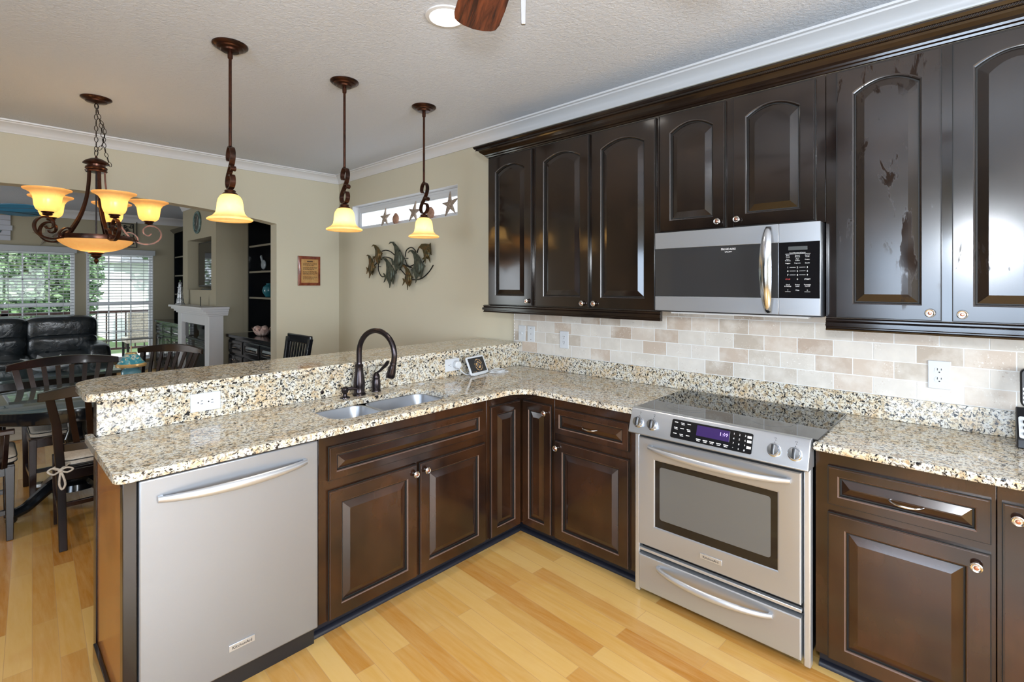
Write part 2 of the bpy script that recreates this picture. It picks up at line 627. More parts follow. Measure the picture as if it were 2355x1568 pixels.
def holed(mb, u0, u1, z0, z1, holes, fn):
    us = sorted({u0, u1} | {h[0] for h in holes} | {h[1] for h in holes})
    zs = sorted({z0, z1} | {h[2] for h in holes} | {h[3] for h in holes})
    for a, b in zip(us, us[1:]):
        for c, d in zip(zs, zs[1:]):
            um, zm = (a + b) / 2, (c + d) / 2
            if not any(h[0] < um < h[1] and h[2] < zm < h[3] for h in holes):
                fn(mb, a, b, c, d)


struct('floor', MB().box(-11.3, -4.2, -0.06, 2.9, 3.0, 0), M['floor'])
struct('ceiling', MB().box(-11.3, -4.2, CEIL, 2.9, 3.0, CEIL + 0.1), M['ceiling'])
b = MB(); holed(b, AX, 2.9, 0, CEIL, [(-5.11, -3.32, 2.13, 2.40)], lambda m, a, c, e, f: m.box(a, WY, e, c, WY + 0.14, f))
struct('wall_range', b, M['wall'])
b = MB(); arch = [(-2.74, 0), (-1.24, 0), (-1.24, 2.168)]
for i in range(1, 24):
    y = -1.24 + 3.38 * i / 24
    arch.append((y, 2.170 + 0.135 * (1 - ((y - 0.45) / 1.69) ** 2)))
arch += [(2.14, 2.168), (2.14, 0), (2.98, 0), (2.98, CEIL), (-2.74, CEIL)]
b.prism(arch, lambda a, c, d: (d, a, c), AX, AX - 0.155)
struct('wall_left', b, M['wall'], smooth=False)
b = MB(); holed(b, AX - 0.15, 2.9, 0, CEIL, [(-1.0, 1.5, 0.9, 2.1)], lambda m, a, c, e, f: m.box(a, -2.74, e, c, -2.6, f))
struct('wall_back', b, M['wall'])
b = MB(); holed(b, -2.6, WY, 0, CEIL, [(-0.5, 1.7, 0.7, 2.2)], lambda m, a, c, e, f: m.box(2.75, a, e, 2.9, c, f))
struct('wall_right', b, M['wall'])
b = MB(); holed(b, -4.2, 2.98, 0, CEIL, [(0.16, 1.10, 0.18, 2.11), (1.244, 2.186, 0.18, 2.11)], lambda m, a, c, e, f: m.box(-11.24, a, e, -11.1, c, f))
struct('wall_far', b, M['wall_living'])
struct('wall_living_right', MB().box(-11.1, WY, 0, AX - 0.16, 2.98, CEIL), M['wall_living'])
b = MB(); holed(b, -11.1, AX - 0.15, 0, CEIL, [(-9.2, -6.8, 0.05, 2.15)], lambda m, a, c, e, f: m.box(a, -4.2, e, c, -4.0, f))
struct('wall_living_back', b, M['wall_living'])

# window frames behind the photographer; those of the fill lamps are added
for nm, x0, x1, z0, z1, y in (('window_4', -1.0, 1.5, 0.9, 2.1, -2.67), ('window_6', -9.2, -6.8, 0.05, 2.15, -4.1)):
    b = MB()
    for a, c in ((x0, x0 + 0.05), ((x0 + x1) / 2 - 0.03, (x0 + x1) / 2 + 0.03), (x1 - 0.05, x1)):
        b.box(a, y - 0.02, z0, c, y + 0.02, z1)
    b.box(x0, y - 0.02, z0, x1, y + 0.02, z0 + 0.05); b.box(x0, y - 0.02, z1 - 0.05, x1, y + 0.02, z1)
    struct(nm, b, M['trimw'])
b = MB()
for a, c in ((-0.5, -0.45), (0.57, 0.63), (1.65, 1.7)):
    b.box(2.8, a, 0.7, 2.84, c, 2.2)
b.box(2.8, -0.5, 0.7, 2.84, 1.7, 0.75); b.box(2.8, -0.5, 2.15, 2.84, 1.7, 2.2)
struct('window_7', b, M['trimw'])  # added frame in front of the side fill lamp

# crown moulding
CP = [(0.001, -0.088), (0.010, -0.088), (0.012, -0.078), (0.018, -0.072), (0.020, -0.062), (0.032, -0.045), (0.052, -0.030), (0.070, -0.022), (0.074, -0.014), (0.090, -0.012), (0.092, -0.001), (0.001, -0.001)]
struct('trim_1', MB().prism(CP, lambda a, c, d: (d, WY - a, CEIL + c), AX, 2.75), M['trimw'])
struct('trim_2', MB().prism(CP, lambda a, c, d: (AX + a, d, CEIL + c), -2.6, WY), M['trimw'])
CPL = [(x * 1.3, z * 1.5) for x, z in CP]
struct('trim_3', MB().prism(CPL, lambda a, c, d: (-11.1 + a, d, CEIL + c), -4.0, WY), M['trimw'])
struct('baseboard_far', MB().box(-11.1, -4, 0, -11.08, 2.2, 0.13), M['trimw'])
struct('baseboard_left', MB().box(AX, 2.14, 0, AX + 0.015, WY, 0.12), M['trimw'])


# transom window
def frame_x(mb, x0, x1, z0, z1, y0, y1, t):
    mb.box(x0, y0, z0, x1, y1, z0 + t).box(x0, y0, z1 - t, x1, y1, z1).box(x0, y0, z0 + t, x0 + t, y1, z1 - t).box(x1 - t, y0, z0 + t, x1, y1, z1 - t)
    return mb


win = tag(link('window_1', None), kind='structure'); WORLD[win] = Vector((0, 0, 0))
frame_x(MB(), -5.11, -3.32, 2.13, 2.40, WY + 0.002, WY + 0.14, 0.006).build('reveal', M['trimw'], win)
frame_x(MB(), -5.10, -3.33, 2.137, 2.393, WY + 0.075, WY + 0.10, 0.022).box(-5.078, WY + 0.080, 2.330, -3.352, WY + 0.10, 2.371).build('window_frame', M['almond'], win)
frame_x(MB(), -5.074, -3.356, 2.160, 2.340, WY + 0.085, WY + 0.12, 0.018).build('sash', M['trimw'], win)
MB().box(-5.06, WY + 0.10, 2.18, -3.37, WY + 0.104, 2.35).build('pane', M['glass'], win)

# living room windows
for k, (y0, y1) in enumerate(((0.16, 1.10), (1.244, 2.186))):
    win = tag(link('window_%d' % (k + 2), None), kind='structure'); WORLD[win] = Vector((0, 0, 0))
    b = MB()
    X = -11.1
    b.box(X - 0.14, y0, 0.18, X, y0 + 0.012, 2.11).box(X - 0.14, y1 - 0.012, 0.18, X, y1, 2.11).box(X - 0.14, y0, 2.098, X, y1, 2.11).box(X - 0.14, y0, 0.18, X + 0.02, y1, 0.20)
    b.build('reveal', M['trimw'], win)
    b = MB()
    b.box(X - 0.11, y0 + 0.012, 0.20, X - 0.07, y0 + 0.05, 2.098).box(X - 0.11, y1 - 0.05, 0.20, X - 0.07, y1 - 0.012, 2.098)
    b.box(X - 0.11, y0 + 0.05, 0.20, X - 0.07, y1 - 0.05, 0.25).box(X - 0.11, y0 + 0.05, 2.05, X - 0.07, y1 - 0.05, 2.098).box(X - 0.115, y0 + 0.05, 1.17, X - 0.065, y1 - 0.05, 1.23)
    b.build('window_frame', M['trimw'], win)
    b = MB()
    for q in (1, 2):
        yy = y0 + (y1 - y0) * q / 3
        b.box(X - 0.10, yy - 0.009, 0.25, X - 0.085, yy + 0.009, 2.05)
    for zz in (0.70, 1.62):
        b.box(X - 0.10, y0 + 0.05, zz - 0.009, X - 0.085, y1 - 0.05, zz + 0.009)
    b.build('muntin', M['trimw'], win)
    MB().box(X - 0.094, y0 + 0.05, 0.25, X - 0.091, y1 - 0.05, 2.05).build('pane', M['glass'], win)

# bar wall, tile, backsplash
struct('wall_peninsula', MB().box(-2.665, 0.322, 0, -2.6085, WY - 0.002, 1.061), M['chair_wood'])
t = tag(MB().box(-2.625, 2.826, 1.0205, 2.4, WY - 0.0005, 1.47).build('tile_backsplash', M['tile']), 'tumbled travertine subway tile backsplash above the granite on the range wall', 'tile backsplash')
b = MB()
L = []
for i in range(180):
    zz = 1.0925 + i * 0.0023
    a = i * 0.62
    L.append([(-2.636 + 0.008 * math.cos(2 * math.pi * j / 8) * (1 + 0.22 * math.cos(3 * (2 * math.pi * j / 8) + a)), 2.832 + 0.007 * math.sin(2 * math.pi * j / 8) * (1 + 0.22 * math.cos(3 * (2 * math.pi * j / 8) + a)), zz) for j in range(8)])
b.loops(L)
tag(b.build('rope_liner', M['tile']), 'twisted stone rope liner edging the left end of the tile backsplash', 'tile trim')


# ---------------------------------------------------------------- countertops
def slab(outer, holes, z0, z1, name, parent=None, bevel=0.009, mat=None):
    import bmesh
    bm = bmesh.new()
    rings = []
    for poly in [outer] + holes:
        vs = [bm.verts.new((x, y, z1)) for x, y in poly]
        es = [bm.edges.new((vs[i], vs[(i + 1) % len(vs)])) for i in range(len(vs))]
        rings.append((vs, es))
    alle = [e for _, es in rings for e in es]
    g = bmesh.ops.triangle_fill(bm, use_beauty=True, use_dissolve=False, edges=alle)
    top = [f for f in g['geom'] if isinstance(f, bmesh.types.BMFace)]
    vm = {}
    for vs, _ in rings:
        for v in vs:
            vm[v] = bm.verts.new((v.co.x, v.co.y, z0))
    for f in top:
        bm.faces.new([vm[v] for v in reversed(f.verts)])
    for vs, _ in rings:
        for i in range(len(vs)):
            a, c = vs[i], vs[(i + 1) % len(vs)]
            bm.faces.new((a, c, vm[c], vm[a]))
    bmesh.ops.recalc_face_normals(bm, faces=bm.faces)
    me = bpy.data.meshes.new(name)
    bm.to_mesh(me); bm.free()
    me.materials.append(mat or M['granite'])
    me.polygons.foreach_set('use_smooth', [True] * len(me.polygons))
    me.set_sharp_from_angle(angle=R(35))
    o = link(name, me)
    WORLD[o] = Vector((0, 0, 0))
    md = o.modifiers.new('bevel', 'BEVEL'); md.width = bevel; md.segments = 4; md.limit_method = 'ANGLE'; md.angle_limit = R(50)
    return o


def arc(cx, cy, r, a0, a1, n=7):
    return [(cx + r * math.cos(R(a0 + (a1 - a0) * i / n)), cy + r * math.sin(R(a0 + (a1 - a0) * i / n))) for i in range(n + 1)]


def rrect(x0, y0, x1, y1, r, n=6):
    return arc(x1 - r, y1 - r, r, 0, 90, n) + arc(x0 + r, y1 - r, r, 90, 180, n) + arc(x0 + r, y0 + r, r, 180, 270, n) + arc(x1 - r, y0 + r, r, 270, 360, n)


CX, CY = -2.006, 2.213         # front edges of the counters
outer = [(-2.588, 2.8165), (-2.588, 0.3205), (-2.650, 0.3205)] + arc(-2.655, 0.3065, 0.0135, 90, 270, 6)[1:] + arc(CX - 0.035, 0.293 + 0.035, 0.035, 270, 360, 6) + arc(CX + 0.13, CY - 0.13, 0.13, 180, 90, 8) + [(-1.264, CY), (-1.264, 2.8165)]
# order: counter runs clockwise; sink cut out
sink_hole = arc(-2.20, 1.71, 0.085, 0, 90) + arc(-2.355, 1.71, 0.085, 90, 180) + arc(-2.355, 1.18, 0.085, 180, 270) + arc(-2.20, 1.18, 0.085, 270, 360)
tag(slab(outer, [sink_hole], 0.8845, 0.914, 'granite_countertop'), 'L-shaped speckled granite countertop holding the sink and faucet, left of the range', 'countertop')
tag(slab([(-0.485, CY), (2.4, CY), (2.4, 2.8165), (-0.485, 2.8165)], [], 0.8845, 0.914, 'granite_countertop'), 'speckled granite countertop to the right of the range', 'countertop')
tag(slab([(-2.6075, 0.323), (-2.589, 0.323), (-2.589, 2.838), (-2.6075, 2.838)], [], 0.9145, 1.0612, 'granite_riser', bevel=0.001), 'upright speckled granite slab between the sink counter and the raised bar', 'backsplash')
tag(slab([(-2.5885, 2.8180), (2.4, 2.8180), (2.4, 2.8385), (-2.5885, 2.8385)], [], 0.9145, 1.0200, 'granite_backsplash', bevel=0.001), 'low speckled granite backsplash strip under the travertine tile', 'backsplash')
bar = arc(-2.555 - 0.04, 0.285 + 0.04, 0.04, 360, 270) + arc(-3.02 + 0.16, 0.285 + 0.16, 0.16, 270, 180) + [(-3.02, 2.824), (-2.555, 2.824)]
tag(slab(bar, [], 1.0615, 1.092, 'granite_bar_top'), 'raised speckled granite bar top on the half wall behind the sink', 'bar top')

# ---------------------------------------------------------------- cabinet doors
def FM(axis, pos):
    """face map: (u along the face, z, d out of the face) -> world"""
    if axis == 'y':     # face looks to -Y
        return lambda u, z, d: (u, pos - d, z)
    return lambda u, z, d: (pos + d, u, z)     # face looks to +X


def panel_door(mb, fm, u0, z0, u1, z1, T=0.02, st=0.056, bev=0.030, rise=0.0, na=13):
    c = (u0 + u1) / 2

    def loop(ins, d, rs):
        a, b_ = u0 + ins, u1 - ins
        h = (b_ - a) / 2
        pts = [(a, z0 + ins, d), (b_, z0 + ins, d)]
        for i in range(na):
            x = b_ - (b_ - a) * i / (na - 1)
            pts.append((x, z1 - ins - rs * ((x - c) / h) ** 2, d))
        return [fm(*p) for p in pts]
    L = [loop(0, 0, 0), loop(0, T - 0.009, 0), loop(0.003, T - 0.009, 0), loop(0.003, T - 0.005, 0), loop(0.007, T - 0.005, 0), loop(0.007, T, 0),
         loop(st, T, rise), loop(st + 0.003, T - 0.004, rise), loop(st + 0.006, T - 0.005, rise), loop(st + 0.008, T - 0.012, rise), loop(st + 0.012, T - 0.012, rise),
         loop(st + 0.012 + bev, T - 0.001, rise)]
    k0 = len(mb.f)
    mb.loops(L)
    nn = len(L[0])
    for seg_, mi_ in ((1, 1), (2, 1), (4, 2), (6, 2), (8, 1), (9, 1)):  # painted shade in the gaps and grooves, painted highlights on the beads
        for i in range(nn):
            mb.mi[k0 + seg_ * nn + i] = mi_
    return mb


def knob(fm, u, z, d0, parent, r=0.0155):
    p = Vector(fm(u, z, d0)); q = Vector(fm(u, z, d0 + 1)); ax = q - p
    k = MB().lathe([(0.0055, 0.0005), (0.0055, 0.010), (0.008, 0.014), (r, 0.016), (r + 0.0008, 0.019), (r - 0.002, 0.0215), (r - 0.005, 0.0205), (r - 0.006, 0.022)], p, 20, ax).build('knob', M['nickel'], parent)
    MB().lathe([(r - 0.0085, 0.0222), (r - 0.0105, 0.0242), (0.0005, 0.0250)], p, 16, ax).build('knob_center', M['copper'], k)
    return k


def bow_pull(fm, u, z, d0, parent, half=0.048):
    pts = []
    for i in range(13):
        t_ = i / 12 * 2 - 1
        pts.append(fm(u + half * t_, z - 0.004 * (1 - t_ * t_), d0 + 0.002 + 0.024 * (1 - t_ ** 4) ** 0.8))
    return MB().tube(pts, [0.0028 + 0.0022 * (1 - abs(i / 6 - 1)) for i in range(13)], 8).build('handle', M['nickel'], parent)


def cab(name, label, loc, cat='cabinet', group=None):
    return thing(name, label, cat, loc, group)


UF = 2.520          # upper face frame front
fu = FM('y', UF)
W_ = M['wood']


def upper(label, x0, x1, z0, z1, doors, knobs):
    t = cab('wall_cabinet', label, ((x0 + x1) / 2, 2.68, z0))
    MB().box(x0 + 0.001, UF, z0, x1 - 0.001, WY - 0.003 if z0 > 1.5 else 2.8255, z1).build('cabinet_body', W_, t, bevel=0.001)
    for (a, b_), (ku, kz) in zip(doors, knobs):
        d = MB(); panel_door(d, fu, a, z0 + 0.003 if z0 < 1.5 else z0 + 0.008, b_, z1 - 0.010, st=0.058 if b_ - a < 0.37 else 0.064, rise=0.042)
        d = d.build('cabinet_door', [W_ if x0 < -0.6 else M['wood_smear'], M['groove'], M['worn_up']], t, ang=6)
        knob(fu, ku, kz, 0.0202, d)
    return t


ZT = 2.438
upper('tall dark single-door wall cabinet at the left end of the row, beside the beige wall', -2.607, -2.157, 1.383, ZT, [(-2.582, -2.176)], [(-2.212, 1.418)])
upper('tall dark wall cabinet with two arched doors, just left of the microwave', -2.157, -1.278, 1.383, ZT, [(-2.141, -1.722), (-1.704, -1.291)], [(-1.766, 1.414), (-1.682, 1.414)])
upper('short dark two-door wall cabinet directly above the microwave', -1.278, -0.500, 1.797, ZT, [(-1.268, -0.922), (-0.886, -0.536)], [(-0.956, 1.836), (-0.864, 1.838)])
upper('tall dark wall cabinet right of the microwave, its glossy doors marked by drips and smears', -0.500, 0.290, 1.383, ZT, [(-0.459, -0.117), (-0.087, 0.262)], [(-0.150, 1.416), (-0.058, 1.414)])
upper('tall dark wall cabinet at the right end of the row, mostly outside the picture', 0.290, 1.2, 1.383, ZT, [(0.31, 0.74), (0.76, 1.18)], [(0.70, 1.416), (0.80, 1.416)])

# cabinet crown with rope bead
CPc = [(0.0, 0.0), (0.008, 0.002), (0.010, 0.010), (0.018, 0.014), (0.020, 0.022), (0.032, 0.030), (0.046, 0.042), (0.050, 0.050), (0.058, 0.052), (0.062, 0.060), (0.070, 0.062), (0.078, 0.072), (0.078, 0.080), (0.0, 0.080)]


def mould(name, prof, x0, x1, yf, zb, ybk, ret_left, label, rope_at, cat='cabinet moulding', rr=0.0045):
    t = thing(name, label, cat, ((x0 + x1) / 2, yf, zb))
    b = MB()
    L = []
    xs = [(x1, None), (x0, 'c')]
    # path: right end -> left corner -> back to wall, mitred outwards
    for px, py, ox, oy in ((x1, yf, 0, -1), (x0, yf, -1 if ret_left else 0, -1)) + (((x0, ybk, -1, 0),) if ret_left else ()):
        L.append([(px + ox * a, py + oy * a, zb + c) for a, c in prof])
    b.loops(L)
    b.build('moulding', W_, t, smooth=False)
    a, c = rope_at
    n = int((x1 - x0 + a) / 0.0075)
    rb = MB()
    for i in range(n):
        x = x0 - (a if ret_left else 0) + (i + 0.5) * 0.0075
        y = yf - a
        rb.bar((x - 0.0042, y, zb + c - 0.0045), (x + 0.0042, y, zb + c + 0.0045), 0.0042, 0.0042)
    rb.build('rope_bead', W_, t, smooth=False)
    return t


mould('crown_moulding', CPc, -2.607, 1.2, UF - 0.001, 2.4385, WY - 0.004, True, 'dark stepped crown moulding with rope bead along the top of the wall cabinets', (0.064, 0.056))
CPr = [(0.0, 0.0), (0.024, 0.0), (0.026, 0.006), (0.022, 0.010), (0.022, 0.014), (0.030, 0.018), (0.030, 0.034), (0.022, 0.036), (0.026, 0.042), (0.026, 0.048), (0.018, 0.052), (0.0, 0.0525)]
mould('light_rail', CPr, -2.612, -1.262, UF + 0.004, 1.330, 2.8255, True, 'dark reeded light rail with rope bead under the wall cabinets left of the microwave', (0.030, 0.026))
mould('light_rail', CPr, -0.496, 1.2, UF + 0.004, 1.330, 2.8255, False, 'dark reeded light rail with rope bead under the wall cabinets right of the microwave', (0.030, 0.026))

# ---------------------------------------------------------------- base cabinets
WB = M['wood_base']
BY, BX = 2.260, -2.050
fy, fx = FM('y', BY), FM('x', BX)
T_ = 0.0202


def base(label, fm, axis, u0, u1, drawers, doors, knobs=(), pulls=(), flat=()):
    if axis == 'y':
        t = cab('base_cabinet', label, ((u0 + u1) / 2, 2.5, 0))
        body = MB().box(u0 + 0.001, BY, 0.083, u1 - 0.001, 2.81, 0.883); kick = MB().box(u0 + 0.001, 2.325, 0, u1 - 0.001, 2.345, 0.082)
    else:
        t = cab('base_cabinet', label, (-2.3, (u0 + u1) / 2, 0))
        body = MB(); kick = MB().box(-2.135, u0 + 0.001, 0, -2.115, u1 - 0.001, 0.082)
        # hollow carcass so the sink bowls hang inside
        body.box(-2.07, u0 + 0.001, 0.083, BX, u1 - 0.001, 0.883).box(-2.60, u0 + 0.001, 0.083, -2.58, u1 - 0.001, 0.883).box(-2.58, u0 + 0.001, 0.083, -2.07, u1 - 0.001, 0.10)
        body.box(-2.58, u0 + 0.001, 0.10, -2.07, u0 + 0.016, 0.883).box(-2.58, u1 - 0.016, 0.10, -2.07, u1 - 0.001, 0.883)
    body.build('cabinet_body', WB, t, bevel=0.001)
    kick.build('toe_kick', M['kick'], t)
    for i, (a, b_, c, d) in enumerate(drawers):
        o = MB(); panel_door(o, fm, a, c, b_, d, st=0.034, bev=0.026)
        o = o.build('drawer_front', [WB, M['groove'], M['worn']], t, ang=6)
        for pu in pulls:
            if pu[2] == i:
                bow_pull(fm, pu[0], pu[1], T_, o)
    for i, (a, b_, c, d) in enumerate(doors):
        o = MB(); panel_door(o, fm, a, c, b_, d, st=0.056 if b_ - a > 0.3 else 0.05, bev=0.030)
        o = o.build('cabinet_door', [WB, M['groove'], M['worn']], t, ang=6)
        for ku, kz, ki in knobs:
            if ki == i:
                knob(fm, ku, kz, T_, o)
    return t


base('dark sink cabinet with one long false drawer over two doors, beside the dishwasher', fx, 'x', 0.982, 1.965, [(1.021, 1.930, 0.684, 0.830)], [(1.021, 1.480, 0.086, 0.642), (1.494, 1.945, 0.086, 0.642)], [(1.462, 0.600, 0), (1.530, 0.602, 1)])
base('dark base cabinet with one drawer over one door, left of the range', fy, 'y', -1.790, -1.266, [(-1.781, -1.303, 0.680, 0.828)], [(-1.781, -1.303, 0.084, 0.642)], [(-1.760, 0.603, 0)], [(-1.535, 0.756, 0)])
base('brown base cabinet with one drawer over one door, right of the range', fy, 'y', -0.484, 0.030, [(-0.440, 0.018, 0.680, 0.828)], [(-0.440, 0.018, 0.084, 0.650)], [(-0.018, 0.604, 0)], [(-0.20, 0.752, 0)])
base('dark base cabinet at the right edge, only a narrow strip of its door showing', fy, 'y', 0.030, 0.62, [], [(0.042, 0.60, 0.084, 0.828)], [(0.078, 0.785, 0)])

# corner cabinet with bi-fold doors
t = cab('corner_cabinet', 'dark corner cabinet with two narrow hinged doors meeting in the inside corner', (-2.3, 2.5, 0))
b = MB().box(-2.60, 1.966, 0.083, BX, 2.812, 0.883).box(BX, BY, 0.083, -1.791, 2.812, 0.883)
b.build('cabinet_body', WB, t, bevel=0.001)
MB().box(-2.135, 1.966, 0, -2.115, 2.345, 0.082).box(-2.115, 2.325, 0, -1.791, 2.345, 0.082).build('toe_kick', M['kick'], t)
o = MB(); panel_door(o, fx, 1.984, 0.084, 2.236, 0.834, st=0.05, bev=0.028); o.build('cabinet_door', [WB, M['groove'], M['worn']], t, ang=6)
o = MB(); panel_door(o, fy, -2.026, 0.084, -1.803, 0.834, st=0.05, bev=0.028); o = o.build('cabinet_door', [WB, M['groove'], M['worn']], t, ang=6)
knob(fy, -1.845, 0.785, T_, o)

# quarter round along the floor
QR = [(0, 0.0005), (0.020, 0.0005), (0.019, 0.010), (0.014, 0.016), (0.006, 0.020), (0, 0.021)]
b = MB().prism(QR, lambda a, c, d: (-2.114 + a, d, c), 0.978, 2.300).prism(QR, lambda a, c, d: (d, 2.324 - a, c), -2.112, -1.262)
tag(b.build('quarter_round', M['kick']), 'dark quarter round trim at the floor under the sink and corner cabinets', 'floor trim')
b = MB().prism(QR, lambda a, c, d: (d, 2.324 - a, c), -0.482, 0.62)
tag(b.build('quarter_round', M['kick']), 'dark quarter round trim at the floor under the cabinets right of the range', 'floor trim')

# end panel of the peninsula
t = cab('peninsula_end_panel', 'amber brown stained end panel closing the peninsula beside the dishwasher', (-2.3, 0.34, 0), 'end panel')
MB().box(-2.602, 0.327, 0.0, -2.075, 0.343, 0.883).build('panel', M['amber_wood'], t)
MB().box(-2.074, 0.318, 0.0, -2.032, 0.356, 0.883).build('corner_stile', M['wood'], t, bevel=0.002)
MB().box(-2.602, 0.312, 0.0, -2.078, 0.3265, 0.085).build('base_trim', M['wood'], t, bevel=0.003)

# ---------------------------------------------------------------- dishwasher
t = thing('dishwasher', 'stainless steel dishwasher with a bowed bar handle under the peninsula counter', 'dishwasher', (-2.3, 0.667, 0))
MB().box(-2.58, 0.362, 0.0, -2.075, 0.976, 0.870).build('tub', M['black'], t)
MB().box(-2.0745, 0.361, 0.088, -2.032, 0.974, 0.873).build('door', M['steel_v'], t, bevel=0.006, seg=3)
MB().box(-2.150, 0.362, 0.002, -2.116, 0.976, 0.086).build('toe_panel', M['kick'], t)


def bow_handle(fm, u0, u1, z, d0, parent, bow=0.05, h=0.034, name='handle', sag=0.0):
    """flat-faced bowed bar handle of an appliance"""
    L = []
    n = 24
    for i in range(n + 1):
        s = i / n * 2 - 1
        d = d0 + 0.006 + bow * (1 - s * s) ** 0.75
        hh = h / 2 * (0.62 + 0.38 * (1 - s * s)) if abs(s) < 0.999 else h / 2 * 0.62
        th = 0.011
        zc = z - sag * (1 - s * s)
        u = (u0 + u1) / 2 + (u1 - u0) / 2 * s
        L.append([fm(u, zc - hh, d), fm(u, zc - hh * 0.8, d + th * 0.7), fm(u, zc, d + th), fm(u, zc + hh * 0.8, d + th * 0.7), fm(u, zc + hh, d), fm(u, zc + hh * 0.6, d - th * 0.6), fm(u, zc - hh * 0.6, d - th * 0.6)])
    b = MB().loops(L)
    for u in (u0 + 0.008, u1 - 0.008):
        b.prism([(u - 0.007, z - h * 0.28), (u + 0.007, z - h * 0.28), (u + 0.007, z + h * 0.28), (u - 0.007, z + h * 0.28)], lambda a, c, d: fm(a, c, d), d0 + 0.0004, d0 + 0.012)
    return b.build(name, M['steel_h'], parent, ang=60)


fd = FM('x', -2.032)
dw_door = [c for c in t.children if c.name.startswith('door')][0]
bow_handle(fd, 0.412, 0.922, 0.800, 0, dw_door, 0.040, 0.036, sag=0.006)
bd = MB().prism([(0.632, 0.166), (0.722, 0.166), (0.722, 0.190), (0.632, 0.190)], lambda a, c, d: fd(a, c, d), 0.0004, 0.004).build('badge', M['steel_h'], dw_door, bevel=0.001)
MB().text('KitchenAid', 0.0155, fd(0.677, 0.1725, 0.0046), (0, 1, 0), (0, 0, 1)).build('lettering', M['black'], bd, smooth=False)

# ---------------------------------------------------------------- range
t = thing('range', 'stainless steel slide-in electric range with a black glass cooktop', 'range', (-0.875, 2.5, 0))
XL, XR = -1.258, -0.492
b = MB().box(XL + 0.012, 2.262, 0.045, XR - 0.012, 2.80, 0.905)
b.build('body', M['black'], t)
for x0, x1 in ((XL, XL + 0.026), (XR - 0.026, XR)):
    MB().box(x0, 2.224, 0.022, x1, 2.2615, 0.8055).build('side_rail', M['steel_h'], t, bevel=0.006, seg=3)
for x in (XL + 0.09, XR - 0.09):
    MB().lathe([(0.016, 0.0005), (0.016, 0.012), (0.009, 0.014), (0.009, 0.046)], (x, 2.33, 0), 14).build('foot', M['black'], t)
ck = MB().box(-1.2625, 2.236, 0.9150, -0.4685, 2.790, 0.9215).build('cooktop', M['black_gloss'], t, bevel=0.002)
b = MB()
for x, y, r in ((-1.06, 2.40, 0.105), (-0.68, 2.40, 0.085), (-1.06, 2.65, 0.080), (-0.68, 2.64, 0.110), (-0.87, 2.66, 0.05)):
    for rr in ((r, r * 0.66) if r > 0.1 else (r,)):
        b.lathe([(rr, 0.0), (rr, 0.00035), (rr - 0.0018, 0.00035), (rr - 0.0018, 0.0)], (x, y, 0.9216), 48, caps=False)
b.build('burner_ring', simple('burner_print', (0.12, 0.12, 0.12), 0.3), ck)

p0, p1 = Vector((2.166, 0.812)), Vector((2.204, 0.916))
pd = (p1 - p0).normalized(); pn = Vector((-pd.y, pd.x))
PLEN = (p1 - p0).length
fp = lambda u, s, d: (u, p0.x + pd.x * s + pn.x * d, p0.y + pd.y * s + pn.y * d)
prof = [(2.166, 0.812), (2.176, 0.806), (2.262, 0.806), (2.262, 0.9145), (2.2355, 0.9235), (2.212, 0.9235), (2.204, 0.916)]
cp = MB().prism(prof, lambda a, c, d: (d, a, c), XL - 0.004, XR + 0.004).build('control_panel', M['steel'], t, bevel=0.003, seg=3)
for x in (-1.214, -1.141, -0.612, -0.537):
    o = Vector(fp(x, 0.054, 0)); ax = Vector(fp(x, 0.054, 1)) - o
    k = MB().lathe([(0.027, 0.0005), (0.027, 0.004), (0.0235, 0.006), (0.0225, 0.020), (0.020, 0.024), (0.0005, 0.0245)], o, 28, ax).build('knob', M['chrome'], cp)
    g = MB(); U_ = Vector((1, 0, 0)); V_ = Vector(fp(x, 1, 0)) - Vector(fp(x, 0, 0))
    c0 = o + ax * 0.0235
    g.bar(c0 - V_ * 0.019, c0 + V_ * 0.019, 0.009, 0.016, up=ax)
    g.build('pointer', M['black'], k, bevel=0.002)
    g = MB()
    for q, (dx, ds) in enumerate(((-0.001, 0.030), (0.002, 0.039), (-0.001, 0.047), (0.004, 0.047))):
        g.lathe([(0.0016, 0.0002), (0.0016, 0.0006)], fp(x + dx, 0.054 + ds, 0), 8, ax)
    g.build('burner_mark', M['black'], cp)
dp = MB()
rr_ = rrect(-1.048, 0.016, -0.694, 0.100, 0.008)
dp.prism(rr_, fp, 0.0004, 0.003)
dp = dp.build('display_panel', M['black_gloss'], cp, bevel=0.001)
MB().prism([(-0.930, 0.047), (-0.788, 0.047), (-0.788, 0.092), (-0.930, 0.092)], fp, 0.0032, 0.0038).build('display', M['lcd'], dp)
VU = Vector(fp(0, 1, 0)) - Vector(fp(0, 0, 0))
MB().text('1:09', 0.022, fp(-0.812, 0.066, 0.0042), (1, 0, 0), VU).build('clock_digits', M['lcd_txt'], dp, smooth=False)
b = MB()
for i, s in enumerate((0.086, 0.062, 0.036)):
    for j, u in enumerate((-1.026, -0.996, -0.966)):
        if i == 0 and j == 0:
            pass
        b.prism([(u - 0.009, s), (u + 0.007, s), (u + 0.007, s + 0.0028), (u - 0.009, s + 0.0028)], fp, 0.0031, 0.0033)
        if (i + j) % 2:
            b.prism([(u - 0.006, s - 0.006), (u + 0.009, s - 0.006), (u + 0.009, s - 0.0035), (u - 0.006, s - 0.0035)], fp, 0.0031, 0.0033)
for u in (-0.918, -0.888, -0.859, -0.829, -0.799):
    b.prism([(u - 0.010, 0.030), (u + 0.010, 0.030), (u + 0.010, 0.0335), (u - 0.010, 0.0335)], fp, 0.0031, 0.0033)
    b.prism([(u - 0.007, 0.024), (u + 0.007, 0.024), (u + 0.007, 0.0265), (u - 0.007, 0.0265)], fp, 0.0031, 0.0033)
